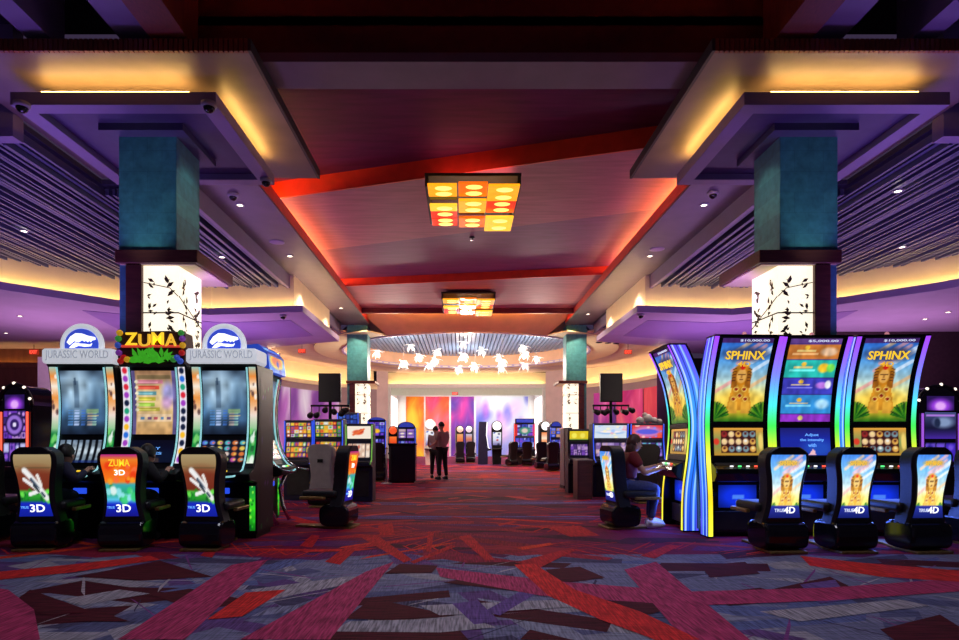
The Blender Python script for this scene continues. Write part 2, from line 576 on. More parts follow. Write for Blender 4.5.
    for pts in ([(207, 620), (246, 593), (286, 590), (242, 617)], [(514, 565), (534, 564), (575, 590), (640, 612), (700, 640), (660, 642), (600, 620), (548, 596)],
                [(-20, 574), (60, 566), (150, 556), (160, 560), (70, 573), (-20, 582)], [(800, 556), (860, 563), (959, 571), (970, 583), (880, 577), (810, 566)]):
        piece(pix(pts), C(208, 44, 44), .7)
    me = bpy.data.meshes.new('floor')
    me.from_pydata(V_, [], F_)
    at = me.color_attributes.new('Col', 'FLOAT_COLOR', 'CORNER')
    arr = []
    for f, c in zip(F_, C_):
        arr += list(c) * len(f)
    at.data.foreach_set('color', arr)
    m = bpy.data.materials.new('carpet')
    m.use_nodes = True
    nt = m.node_tree
    L = nt.links.new
    b = nt.nodes['Principled BSDF']
    a = nt.nodes.new('ShaderNodeAttribute')
    a.attribute_name = 'Col'
    tc = nt.nodes.new('ShaderNodeTexCoord')
    facs = []
    for sc in ((70, 5, 1), (4, 60, 1)):                     # threads along and across the weave
        mp = nt.nodes.new('ShaderNodeMapping')
        mp.inputs['Scale'].default_value = sc
        nz = nt.nodes.new('ShaderNodeTexNoise')
        nz.inputs['Scale'].default_value = 1
        nz.inputs['Detail'].default_value = 3
        L(tc.outputs['Object'], mp.inputs['Vector'])
        L(mp.outputs['Vector'], nz.inputs['Vector'])
        rp = nt.nodes.new('ShaderNodeMapRange')
        rp.inputs['From Min'].default_value, rp.inputs['From Max'].default_value = .36, .64
        rp.inputs['To Min'].default_value, rp.inputs['To Max'].default_value = .45, 1.45
        L(nz.outputs['Fac'], rp.inputs['Value'])
        facs.append(rp)
    mx_ = nt.nodes.new('ShaderNodeMix')
    L(a.outputs['Alpha'], mx_.inputs['Factor'])
    L(facs[1].outputs['Result'], mx_.inputs['A'])
    L(facs[0].outputs['Result'], mx_.inputs['B'])
    vm = nt.nodes.new('ShaderNodeVectorMath')
    vm.operation = 'SCALE'
    L(a.outputs['Color'], vm.inputs[0])
    L(mx_.outputs['Result'], vm.inputs['Scale'])
    L(vm.outputs['Vector'], b.inputs['Base Color'])
    b.inputs['Roughness'].default_value = 0.9
    b.inputs['Specular IOR Level'].default_value = 0.15
    me.materials.append(m)
    o = bpy.data.objects.new('floor', me)
    COL.objects.link(o)
    struct(o, 'red, plum and grey patterned carpet')


carpet()

TR = [0]


def trim(mb, m, label=None, bevel=0.0):
    TR[0] += 1
    return struct(mb.build('trim_%d' % TR[0], m, bevel=bevel), label)


CE = [0]


def ceil(mb, m, label=None, bevel=0.0):
    CE[0] += 1
    return struct(mb.build('ceiling' if CE[0] == 1 else 'ceiling_%d' % CE[0], m, bevel=bevel), label)


# high dark ceiling over the near end, with its beams
b = MB().box(-22, 22, -4, 9.25, 7.25, 7.4)
ceil(b, 'black_ceiling', 'high dark ceiling')
b = MB().box(mx(4.6), 4.6, 8.3, 8.45, 6.2, 7.25)
trim(b, 'deep_red', 'deep red upstand')
b = MB().box(mx(4.6), 4.6, 0, 8.3, 7.1, 7.25)
trim(b, 'deep_red', 'deep red recess')
b = MB().box(mx(3.3), 3.3, 8.0, 8.62, 6.08, 6.2)
trim(b, 'strip_paint', 'crossing soffit')
for f in (lambda x: x, mx):
    trim(MB().box(min(f(3.6), f(3.64)), max(f(3.6), f(3.64)), 1.5, 7.6, 7.0, 7.03), 'led_red', 'red cove light')
    trim(MB().box(min(f(3.5), f(3.85)), max(f(3.5), f(3.85)), 1.5, 7.6, 6.94, 7.0), 'deep_red', 'red cove ledge')
    for (x0, x1, z0, m) in ((3.85, 4.3, 6.12, 'fin_wood'), (4.3, 4.75, 6.2, 'canopy_paint'), (5.55, 5.85, 6.15, 'canopy_paint')):
        trim(MB().box(min(f(x0), f(x1)), max(f(x0), f(x1)), -2, 7.9, z0, 7.25), m, 'ceiling beam')

# the raised vault between the two bulkheads
V0, V1 = mx(4.88), 4.88
def vpanel(front, back, z, m, label):
    (l0, r0), (l1, r1) = front, back
    ceil(MB().prism([(V0, l0), (V1, r0), (V1, r1), (V0, l1)], 'z', z, z + 0.12), m, label)
S1, S2, S3 = (13.5, 10.55), (20.15, 18.5), (23.4, 23.4)
vpanel((8.3, 8.3), (S1[0] + .6, S1[1] + .6), 6.75, 'maroon_panel', 'dark maroon ceiling panel')
vpanel(S1, (17.2, 13.8), 6.40, 'rose_panel', 'rose ceiling panel')
vpanel((17.2, 13.8), (S2[0] + .5, S2[1] + .5), 6.401, 'plum_panel', 'plum ceiling panel')
vpanel(S2, S3, 6.17, 'rose_panel', 'rose ceiling panel before the drum')
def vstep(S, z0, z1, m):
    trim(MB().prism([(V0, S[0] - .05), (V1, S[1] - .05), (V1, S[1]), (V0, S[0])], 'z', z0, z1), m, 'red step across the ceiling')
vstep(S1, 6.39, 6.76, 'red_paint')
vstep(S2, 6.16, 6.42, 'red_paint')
trim(MB().box(V0, V1, 23.35, 23.45, 5.98, 6.3), 'dark_red', 'dark red step')
trim(MB().box(-3.6, 4.1, 23.47, 23.57, 6.02, 6.07), 'led_amber', 'amber cove light before the drum')

for side, f in (('right', lambda x: x), ('left', mx)):
    def bx(mb, x0, x1, *r):
        return mb.box(min(f(x0), f(x1)), max(f(x0), f(x1)), *r)

    def po(pts): return [(f(x), y) for x, y in pts]
    # bulkhead strip along the hall, red LED glow painted on its lip
    b = bx(MB(), 4.26, 5.5, 10.9, 25.45, 5.93, 6.08)
    ceil(b, 'strip_paint', 'grey bulkhead strip')
    trim(bx(MB(), 5.42, 5.5, 11.27, 25.4, 5.56, 7.25), 'canopy_paint', 'lavender drop of the bulkhead')  # violet light on this face is put into its colour
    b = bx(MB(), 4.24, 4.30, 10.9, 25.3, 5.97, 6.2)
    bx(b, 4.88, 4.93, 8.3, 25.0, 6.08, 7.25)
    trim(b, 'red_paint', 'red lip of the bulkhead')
    trim(bx(MB(), 5.33, 5.37, 19, 25, 5.92, 5.935), 'black', 'slot in the bulkhead')
    b = MB()
    for y0, y1 in ((11.3, 13.3 if side == 'left' else 17.8), (14.0, 19.7) if side == 'left' else (17.9, 18.2), (20.7, 23.2)):
        bx(b, 4.62, 4.68, y0, y1, 6.10, 6.14)
    trim(b, 'led_amber', 'amber cove light')
    # soffit and canopy round the near pillar
    ceil(bx(MB(), 3.1, 7.0, 7.6, 11.25, 5.95, 6.07), 'soffit_paint', 'square soffit over the pillar')
    b = MB()
    for k in range(64):
        x = 3.1 + 3.9 * k / 64
        bx(b, x, x + 0.045, 7.55, 7.6, 5.94, 6.09)
    trim(b, 'fin_wood', 'ribbed wood edge of the soffit')
    trim(bx(MB(), 3.06, 3.1, 7.55, 11.25, 5.94, 6.09), 'dark', 'dark edge of the soffit')
    b = MB()
    for x0, x1, y0, y1 in ((3.72, 6.42, 8.14, 8.36), (3.72, 6.42, 10.48, 10.7), (3.72, 3.94, 8.36, 10.48), (6.2, 6.42, 8.36, 10.48)):
        bx(b, x0, x1, y0, y1, 5.60, 5.77)
    ceil(b, 'canopy_paint', 'frame of the pillar canopy')
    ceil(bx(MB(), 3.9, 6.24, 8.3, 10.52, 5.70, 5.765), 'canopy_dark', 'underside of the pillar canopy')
    b = MB()
    for x0, x1, y0, y1 in ((4.45, 5.65, 8.8, 9.0), (4.45, 5.65, 9.8, 10.0), (4.45, 4.63, 9.0, 9.8), (5.47, 5.65, 9.0, 9.8)):
        bx(b, x0, x1, y0, y1, 5.60, 5.70)
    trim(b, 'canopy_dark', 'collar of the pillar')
    b = bx(MB(), 4.1, 6.05, 8.20, 8.25, 5.775, 5.81)
    bx(b, 3.78, 3.83, 8.6, 10.4, 5.775, 5.81)
    trim(b, 'led_warm', 'warm cove light on the canopy')
    # slatted ceiling
    ceil(bx(bx(MB(), 7.05, 20, 9.2, 18.3, 5.86, 5.95), 5.5, 7.05, 11.3, 18.3, 5.86, 5.95), 'slat_back', 'backing of the slatted ceiling')
    b = MB()
    x = 5.55
    rr = random.Random(3)
    while x < 18:
        w = rr.choice([0.04, 0.05, 0.07])
        bx(b, x, x + w, 9.25 if x > 7.05 else 11.35, 18.2, 5.6 + rr.choice([0, .02, .05, .08]), 5.80)
        x += w + rr.choice([0.03, 0.045, 0.06])
    ceil(b, 'slat', 'slatted metal ceiling')
    trim(bx(MB(), 7.02, 20, 9.02, 9.24, 5.62, 7.25), 'canopy_paint', 'front beam of the slatted ceiling')
    # lower lavender ceiling, its lip, fascia and cove light
    edge = [(4.95, 22.6), (4.95, 17.4), (7.75, 17.8), (9.6, 16.9), (11.4, 14.9), (13, 12.4), (16, 9.0)]
    back = [(20, 9), (20, 27), (13, 27), (9.4, 25.6), (7.4, 23.8)]
    ceil(MB().prism(po(edge + back), 'z', 4.80, 4.88), 'lavender', 'lower lavender ceiling')

    def offset(pts, d):
        out = []
        for i, p in enumerate(pts):
            a, c = Vector(pts[max(i - 1, 0)]), Vector(pts[min(i + 1, len(pts) - 1)])
            if 0 < i < len(pts) - 1:
                t1, t2 = (Vector(p) - a).normalized(), (c - Vector(p)).normalized()
                n = Vector((-t1.y, t1.x)) + Vector((-t2.y, t2.x))
                n = n / max(0.5, n.length_squared / 2)
            else:
                t = (c - a).normalized()
                n = Vector((-t.y, t.x))
            out.append((p[0] + n.x * d, p[1] + n.y * d))
        return out

    def ribbon(d0, d1, z0, z1):
        A, B = po(offset(edge, d0)), po(offset(edge, d1))
        mb = MB()
        for i in range(len(edge) - 1):
            mb.prism([A[i], A[i + 1], B[i + 1], B[i]], 'z', z0, z1)
        return mb
    trim(ribbon(-0.01, 0.05, 4.79, 4.98), 'lavender', 'lip of the lower ceiling')
    trim(ribbon(0.34, 0.42, 4.88, 5.95), 'cream', 'cream fascia above the lower ceiling')
    trim(ribbon(0.14, 0.18, 4.88, 4.91), 'led_cream', 'cream cove light')
    trim(MB().prism(po([(5.6, 18.6), (7.8, 19.0), (11, 17.2), (12, 22), (8.2, 22.4), (5.6, 21.4)]), 'z', 4.785, 4.81), 'lavender_dark', 'darker inset of the lower ceiling')

# rotunda: ring, slatted disc, drum walls
RC = (0.25, 31.0)
def ring(r0, r1, z0, z1, a0, a1, n=64):
    mb = MB()
    for k in range(n):
        t0, t1 = a0 + (a1 - a0) * k / n, a0 + (a1 - a0) * (k + 1) / n
        q = [(RC[0] + r * math.sin(t), RC[1] + r * math.cos(t)) for r, t in ((r0, t0), (r1, t0), (r1, t1), (r0, t1))]
        mb.prism(q, 'z', z0, z1)
    return mb
R = math.radians
ceil(ring(6.0, 7.4, 5.55, 5.6, R(-147), R(147)), 'cream', 'pale ring round the rotunda')
ceil(ring(7.4, 10.6, 5.62, 5.7, R(-138), R(138)), 'mauve_wall', 'outer ring of the rotunda ceiling')
trim(ring(6.0, 6.12, 5.5, 5.64, R(-180), R(180), 96), 'lavender', 'rim of the rotunda recess')
b = MB()
b.sm = True
n = 40
for k in range(n):
    t0, t1 = R(147) + R(66) * k / n, R(147) + R(66) * (k + 1) / n
    P = lambda r, t, z: (RC[0] + r * math.sin(t), RC[1] + r * math.cos(t), z)
    b.add([P(7.7, t0, 6.22), P(7.7, t1, 6.22), P(6.12, t1, 5.56), P(6.12, t0, 5.56)], [(0, 1, 2, 3)])
trim(b, 'tan', 'tan fascia of the rotunda')
trim(MB().arc_wall(RC, 6.02, -PI, PI, 5.56, 6.4, 96), 'tan', 'inner wall of the rotunda recess')
b = MB()
for k in range(60):
    x = -5.9 + 0.2 * k
    h = math.sqrt(max(0.0, 36 - x * x)) - 0.05
    if h > 0.4:
        b.box(RC[0] + x, RC[0] + x + 0.15, RC[1] - h, RC[1] + h, 6.20, 6.28)
ceil(b, mat('disc_slat', rgb(118, 148, 186), 0.35, 0.0, noise=0.2, nscale=2, stretch=(8, 0.3, 1)), 'slatted disc of the rotunda')
ceil(MB().prism([(RC[0] + 6.1 * math.sin(2 * PI * k / 64), RC[1] + 6.1 * math.cos(2 * PI * k / 64)) for k in range(64)], 'z', 6.34, 6.4), 'slat_back', 'backing of the slatted disc')
OA = (-29.5, 31.0)                                           # the entrance opening, in degrees of the drum
W = mat('mauve_drum', rgb(158, 128, 132), 0.6, noise=0.06, nscale=2)
struct(MB().arc_wall(RC, 10.0, R(-132), R(-34), 0, 4.42).build('wall_left', W), 'curved mauve wall')
struct(MB().arc_wall(RC, 10.0, R(38), R(132), 0, 4.42).build('wall_right', W), 'curved mauve wall')
struct(MB().arc_wall(RC, 10.0, R(-34), R(OA[0]), 0, 5.6).build('wall_back_left', 'mauve_wall'), 'mauve pier beside the entrance')
struct(MB().arc_wall(RC, 10.0, R(OA[1]), R(38), 0, 5.6).build('wall_back_right', 'mauve_wall'), 'mauve pier beside the entrance')
for a0, a1 in ((-132, -34), (38, 132)):
    trim(MB().arc_wall(RC, 10.42, R(a0), R(a1), 4.4, 5.65), 'cream', 'cream cove wall')
    trim(ring(9.9, 10.45, 4.40, 4.46, R(a0), R(a1)), 'cream', 'cove ledge')
    trim(ring(9.9, 9.96, 4.46, 4.62, R(a0), R(a1)), 'cream', 'cove lip')
    trim(ring(10.05, 10.1, 4.47, 4.5, R(a0), R(a1)), 'led_cream', 'cream cove light')
# entrance beyond
ex0, ex1 = -4.72, 5.45
struct(MB().box(ex0 - 4, ex1 + 4, 45.0, 45.2, 0, 4.6).build('wall_back', 'white_paint'), 'white entrance wall')
trim(MB().box(ex0 - .4, ex1 + .4, 40.92, 41.05, 4.7, 5.65), 'cream', 'cream header over the entrance')
trim(MB().box(ex0 - .3, ex1 + .3, 40.4, 40.46, 4.75, 4.86), 'white_paint', 'lip of the entrance header')
trim(MB().box(ex0 - .3, ex1 + .3, 40.45, 40.9, 4.62, 4.75), 'white_paint', 'ledge of the entrance header')
trim(MB().box(ex0, ex1, 40.62, 40.68, 4.75, 4.78), 'led_cream', 'cove light of the entrance')
ceil(MB().box(ex0 - 3, ex1 + 3, 40.9, 45, 4.62, 4.7), 'green_white', 'entrance ceiling')
trim(MB().box(ex0 - .3, ex1 + .3, 40.88, 41.0, 4.15, 4.62), 'green_white', 'pale green header')
for i, x in enumerate((ex0, ex1)):
    struct(MB().box(x - 0.1, x + 0.1, 40.3, 45, 0, 4.62).build('wall_entrance_%s' % ('left', 'right')[i], 'white_paint'), 'white entrance side wall')
    dx = 0.11 if i == 0 else -0.11
    w = struct(MB().box(min(x + dx, x + dx * 1.3), max(x + dx, x + dx * 1.3), 40.6, 44.6, 0.25, 4.1).build('window_%d' % (i + 1), 'day_panel'), 'tall daylit window')
    fb = MB()
    for y in (40.55, 41.9, 43.25, 44.6):
        fb.box(x + dx - 0.04, x + dx + 0.04, y - 0.04, y + 0.04, 0.2, 4.15)
    for z in (0.2, 4.15):
        fb.box(x + dx - 0.04, x + dx + 0.04, 40.55, 44.64, z - 0.04, z + 0.04)
    fb.build('window_frame', 'white_paint', w)
struct(MB().box(-22, 22, 47, 47.2, 0, 7.4).build('wall_far', 'dark_wall'))
# outer walls at the sides
struct(MB().box(-22, -9.8, 24.0, 24.2, 0, 4.05).build('wall_outer_left', 'brown_wall'), 'brown timber wall')
trim(MB().box(-22, -9.8, 24.45, 24.6, 4.0, 4.82), 'brown_wall', 'cove wall')
trim(MB().box(-22, -9.8, 24.0, 24.5, 4.0, 4.05), 'brown_wall', 'cove ledge')
trim(MB().box(-22, -9.8, 23.95, 24.02, 4.0, 4.2), 'brown_wall', 'cove lip')
trim(MB().box(-22, -9.8, 24.3, 24.33, 4.06, 4.08), 'led_warm', 'warm cove light')
struct(MB().box(-14.75, -14.1, 21.6, 22.1, 0, 4.1).build('wall_pier', 'silver' if False else 'white_paint'), 'pale stone pier')
struct(MB().box(9.9, 22, 20.6, 20.8, 0, 4.8).build('wall_outer_right', 'dark_wall'), 'dark wall')


# ------------------------------------------------------------------ pillars
def pillar(y, f, label, top, lz=3.76, lh=.19):
    t = bpy.data.objects.new('pillar', None)
    COL.objects.link(t)
    t.location = (f(5.05), y + 0.4, 0)
    struct(t, label)
    s = 1 if f(1) > f(0) else -1

    def bx(mb, x0, x1, y0, y1, z0, z1):
        a, c = s * (x0 - 5.05), s * (x1 - 5.05)
        return mb.box(min(a, c), max(a, c), y0 - 9.4, y1 - 9.4, z0, z1)
    bx(MB(), 4.63, 5.47, 9.0, 9.8, lz + lh - .05, top).build('shaft', 'stone', t, 0.01)
    bx(MB(), 5.37, 5.47, 9.02, 9.8, 0.0, lz + .04).build('lower_shaft', 'stone', t, 0.01)
    bx(MB(), 5.14, 5.37, 9.0, 9.82, 0.0, lz + .02).build('post', 'ledge_wood', t, 0.01)
    l = bx(MB(), 4.31, 5.50, 8.95, 10.36, lz, lz + lh).build('ledge', 'ledge_wood', t, 0.01)
    bx(MB(), 4.36, 5.45, 9.0, 10.31, lz - .015, lz + .005).build('ledge_underside', 'cream', l)
    p = bx(MB(), 4.63, 5.14, 9.06, 9.86, 0.3, lz - .016).build('lightbox', 'pillar_panel', t)
    r = random.Random(11)
    b = MB()
    for z in (1.4, 2.3, 3.05):
        bx(b, 4.625, 5.14, 9.053, 9.06, z, z + 0.018)
        bx(b, 4.622, 4.63, 9.06, 9.86, z, z + 0.018)
    b.build('panel_seam', 'dark', p)
    b = MB()
    def leaf(c, n_, u_, v_, sz):
        a = r.uniform(0, 6.28)
        d = u_ * math.cos(a) + v_ * math.sin(a)
        e = u_ * -math.sin(a) + v_ * math.cos(a)
        b.add([c - d * sz, c + e * sz * 0.45 + n_ * 0.006, c + d * sz, c - e * sz * 0.45 + n_ * 0.006], [(0, 1, 2, 3)])
    ux, uz = Vector((s, 0, 0)), Vector((0, 0, 1))
    for (uc, z0, n_) in ((0.12, 3.2, 26), (0.38, 3.2, 16), (0.15, 2.0, 14)):
        for k in range(n_):                                   # front face, hanging sprays
            z = z0 + r.uniform(-0.55, 0.35)
            leaf(Vector((s * (4.63 - 5.05 + uc + r.uniform(-.05, .05)), 9.052 - 9.4, z)), Vector((0, -1, 0)), ux, uz, r.uniform(.03, .07))
    for (uc, z0, n_) in ((0.2, 3.25, 24), (0.62, 3.2, 30), (0.4, 2.2, 18)):
        for k in range(n_):
            z = z0 + r.uniform(-0.75, 0.35)
            leaf(Vector((s * (4.621 - 5.05), 9.06 - 9.4 + uc + r.uniform(-.07, .07), z)), Vector((-s, 0, 0)), Vector((0, 1, 0)), uz, r.uniform(.03, .075))
    b.tube([(s * (4.63 - 5.05), 9.05 - 9.4, 3.3), (s * (4.75 - 5.05), 9.05 - 9.4, 3.42), (s * (5.13 - 5.05), 9.05 - 9.4, 3.5)], 0.007, 5)
    b.tube([(s * (4.62 - 5.05), 9.06 - 9.4, 3.3), (s * (4.62 - 5.05), 9.86 - 9.4, 2.95)], 0.007, 5)
    b.build('vine', mat('vine_leaf', rgb(104, 84, 52), 0.6, noise=0.4, nscale=14), p)


pillar(9.0, lambda x: x, 'teal stone pillar with a backlit vine lightbox behind the three golden statue machines', 5.62)
pillar(9.0, mx, 'teal stone pillar with a backlit vine lightbox behind the tall dinosaur machines', 5.62)
pillar(25.5, lambda x: x - .30, 'far teal stone pillar at the end of the hall, behind the grey bank end', 5.93, 3.53, .11)
pillar(25.5, lambda x: mx(x) + .28, 'far teal stone pillar at the end of the hall, beyond the side on chair', 5.93, 3.53, .11)


# ------------------------------------------------------------------ printed wall graphics
def petal_mural(w, h, bg, petals, seed, n, sz):
    c = Cv(w, h)
    c.vgrad([(0, bg[0]), (1, bg[1])])
    r = random.Random(seed)
    for _ in range(n):
        x, y, a = r.uniform(0, 1), r.uniform(-0.1, 1), r.uniform(0.3, 2.8)
        q = r.uniform(0.5, 1) * sz
        col = r.choice(petals)
        c.ell(x, y, q, q * 0.55 * w / h, col, 1.0, 0.7, a)
        c.ell(x + 0.02, y, q * 0.5, q * 0.10 * w / h, [min(255, k + 40) for k in col], 1.2, 0.35, a)
    return c


def arc_graphic(name, cv, a0, a1, z0, z1, label, r=9.93):
    P = lambda u, v: (RC[0] + r * math.sin(R(a0) + (R(a1) - R(a0)) * u), RC[1] + r * math.cos(R(a0) + (R(a1) - R(a0)) * u), z0 + (z1 - z0) * v)
    o = surface(name, cv, P, None, 'mural')
    o['group'] = 'printed flower panels on the walls'
    return tag(o, label, 'wall panel')


LV = petal_mural(90, 60, ((196, 120, 200), (222, 196, 226)), ((150, 60, 160), (176, 84, 186), (232, 214, 236), (120, 60, 150)), 5, 22, 0.26)
arc_graphic('printed_mural', LV, -93, -74, 0.02, 4.05, 'lavender printed panel with purple petals, behind the dinosaur machine facing the aisle')
arc_graphic('printed_mural', LV, -73.6, -50, 0.02, 4.05, 'lavender printed panel with purple petals, by the left black display')
arc_graphic('printed_mural', petal_mural(80, 60, ((120, 40, 140), (200, 60, 150)), ((226, 60, 140), (90, 40, 130), (240, 120, 180)), 6, 20, 0.25), 51, 61, 0.02, 4.0, 'violet printed panel behind the right black display')
arc_graphic('printed_mural', petal_mural(60, 60, ((208, 40, 120), (224, 60, 120)), ((240, 90, 140), (180, 30, 110), (250, 110, 120)), 7, 16, 0.3), 61.4, 75, 0.02, 4.0, 'magenta printed panel on the curved wall')
arc_graphic('printed_mural', petal_mural(60, 60, ((214, 50, 80), (226, 66, 84)), ((240, 80, 90), (206, 40, 70)), 8, 12, 0.3), 75.6, 84, 0.02, 4.0, 'red printed panel on the curved wall')


def flat_graphic(cv, px0, px1, label):
    x0, x1 = X(px0, 44.9), X(px1, 44.9)
    o = surface('printed_mural', cv, lambda u, v: (x0 + (x1 - x0) * u, 44.92, 0.02 + 4.33 * v), None, 'mural')
    o['group'] = 'printed flower panels on the walls'
    tag(o, label, 'wall panel')


c = petal_mural(50, 80, ((226, 90, 110), (240, 120, 20)), ((250, 190, 40), (240, 90, 30), (250, 150, 30)), 9, 18, 0.45)
c.ell(0.3, 0.62, 0.3, 0.16, (252, 206, 60), 0.9, 0.8)
flat_graphic(c, 406, 424, 'orange and yellow flower panel at the far entrance')
c = petal_mural(50, 80, ((226, 110, 160), (236, 110, 40)), ((240, 80, 40), (226, 60, 110), (236, 120, 150)), 10, 18, 0.45)
flat_graphic(c, 425.5, 449, 'orange-red to pink flower panel at the far entrance')
c = petal_mural(50, 80, ((90, 50, 150), (206, 60, 170)), ((70, 50, 150), (226, 60, 150), (120, 60, 170)), 11, 18, 0.45)
flat_graphic(c, 451, 474, 'magenta over violet flower panel at the far entrance')
c = petal_mural(90, 80, ((150, 150, 230), (240, 240, 248)), ((170, 90, 200), (226, 180, 230), (110, 110, 220), (244, 240, 248)), 12, 20, 0.2)
c.ell(0.06, 0.35, 0.1, 0.4, (70, 80, 200), 0.9, 0.7)
flat_graphic(c, 476, 528, 'white flower panel with violet petals at the far entrance')
# ================================================================== SLOT MACHINES AND CHAIRS
def interp(pts):
    ys, zs = [p[0] for p in pts], [p[1] for p in pts]
    return lambda z: float(np.interp(z, zs, ys))


def smooth_pts(pts, n=6):
    """Catmull-Rom through the points."""
    out = []
    P = [pts[0]] + list(pts) + [pts[-1]]
    for i in range(1, len(P) - 2):
        for k in range(n):
            t = k / n
            a, b, c, d = [np.array(q, float) for q in P[i - 1:i + 3]]
            out.append(tuple(0.5 * (2 * b + (c - a) * t + (2 * a - 5 * b + 4 * c - d) * t * t + (3 * b - a - 3 * c + d) * t ** 3)))
    out.append(tuple(pts[-1]))
    return out


# ------------------------------------------------------------------ pictures
def art_mist():
    c = Cv(44, 62).vgrad([(0, (20, 30, 48)), (0.35, (70, 110, 150)), (0.8, (110, 140, 165)), (1, (60, 78, 100))])
    c.ell(0.35, 0.7, 0.3, 0.35, (176, 200, 216), 0.9, 0.6)
    c.rect(0.28, 0.42, 0.4, 0.84, (70, 96, 124), 0.6)
    c.rect(0.31, 0.78, 0.37, 0.9, (50, 70, 96), 0.7)
    for k in range(6):
        y = 0.14 + 0.045 * k
        for x, col in ((0.16, (90, 150, 220)), (0.3, (170, 190, 230)), (0.45, (70, 120, 210)), (0.6, (196, 180, 170)), (0.7, (150, 190, 170))):
            c.rect(x, y, x + 0.1, y + 0.028, col, 0.85)
    c.rect(0.58, 0.34, 0.86, 0.4, (150, 190, 130), 0.7)
    c.rect(0.6, 0.28, 0.84, 0.31, (210, 180, 120), 0.7)
    return c.noise(0.35, 9, 3)


def art_jewels():
    c = Cv(44, 68).vgrad([(0, (196, 150, 96)), (0.6, (226, 200, 150)), (1, (150, 110, 80))])
    c.rect(0, 0, 0.08, 1, (90, 80, 130)).rect(0.92, 0, 1, 1, (90, 80, 130))
    c.rect(0.12, 0.88, 0.9, 0.94, (120, 100, 70))
    rows = [(0.8, (200, 120, 140), 0.7), (0.71, (206, 70, 50), 0.62), (0.62, (90, 150, 160), 0.55), (0.53, (190, 180, 50), 0.52), (0.44, (140, 180, 60), 0.5), (0.36, (170, 160, 60), 0.62)]
    for y, col, x1 in rows:
        c.rect(0.1, y, x1, y + 0.06, col, 0.95)
        c.rect(0.12, y + 0.02, x1 - 0.1, y + 0.034, [min(255, q + 60) for q in col], 0.8)
        c.ell(0.1, y + 0.03, 0.04, 0.026, (230, 220, 190), 0.3)
    c.ell(0.82, 0.66, 0.14, 0.16, (150, 150, 220), 0.8, 0.85)
    c.ell(0.78, 0.5, 0.12, 0.1, (196, 150, 200), 0.8, 0.8)
    c.rect(0.1, 0.2, 0.9, 0.32, (226, 196, 160), 0.9)
    for k in range(5):
        c.rect(0.18 + 0.15 * k, 0.235, 0.27 + 0.15 * k, 0.275, ((60, 120, 170), (90, 60, 110), (180, 60, 80))[k % 3], 0.8)
    return c.noise(0.15, 14, 5)


def art_strips(n=7):
    c = Cv(44, 26, (10, 14, 22))
    for k in range(n):
        x = 0.03 + k * 0.97 / n
        c.vgrad([(0, (90, 110, 130)), (0.5, (190, 205, 215)), (1, (100, 118, 140))], x, x + 0.62 / n)
    c.rect(0, 0, 1, 0.1, (20, 40, 120), 0.6)
    return c.noise(0.3, 12, 8)


def art_symbols(seed=2, bg=(14, 20, 40), cols=6, rows=4):
    c = Cv(48, 28, bg)
    r = random.Random(seed)
    pal = [(220, 200, 190), (220, 120, 60), (90, 190, 200), (200, 80, 160), (230, 200, 90), (90, 120, 220)]
    for i in range(cols):
        for j in range(rows):
            x, y = (i + 0.5) / cols, (j + 0.5) / rows
            c.ell(x, y, 0.36 / cols, 0.38 / rows, r.choice(pal), 0.5)
            c.ell(x + 0.02, y, 0.16 / cols, 0.16 / rows, r.choice(pal), 0.5)
    return c


def art_side(seed=1):
    """Narrow front art: pale sky with orange dusk on top, jungle below."""
    c = Cv(10, 70).vgrad([(0, (230, 240, 220)), (0.1, (40, 160, 70)), (0.3, (20, 120, 60)), (0.36, (150, 200, 150)), (0.5, (240, 220, 210)), (0.68, (236, 150, 70)),
                          (0.8, (250, 236, 220)), (0.9, (236, 140, 60)), (1, (160, 200, 190))])
    c.blobs(10, [(20, 90, 40), (120, 210, 110), (240, 250, 240)], seed, 0.12, 0.35, 0, 0.02, 1, 0.34)
    c.blobs(6, [(120, 60, 50), (250, 240, 230), (90, 60, 60)], seed + 3, 0.1, 0.25, 0, 0.4, 1, 1)
    return c


def art_jungle(seed=3):
    c = Cv(10, 50).vgrad([(0, (10, 110, 20)), (0.5, (60, 220, 40)), (1, (20, 140, 60))])
    return c.blobs(18, [(150, 250, 70), (10, 90, 30), (40, 190, 40), (210, 255, 150)], seed, 0.1, 0.3)


def art_candy(seed=4):
    c = Cv(10, 90, (236, 232, 240))
    pal = [(220, 40, 60), (40, 110, 220), (250, 190, 40), (30, 160, 120), (160, 60, 190), (20, 30, 60)]
    r = random.Random(seed)
    for k in range(12):
        c.ell(0.5, (k + 0.5) / 12, 0.36, 0.033, r.choice(pal), 0.4)
    return c


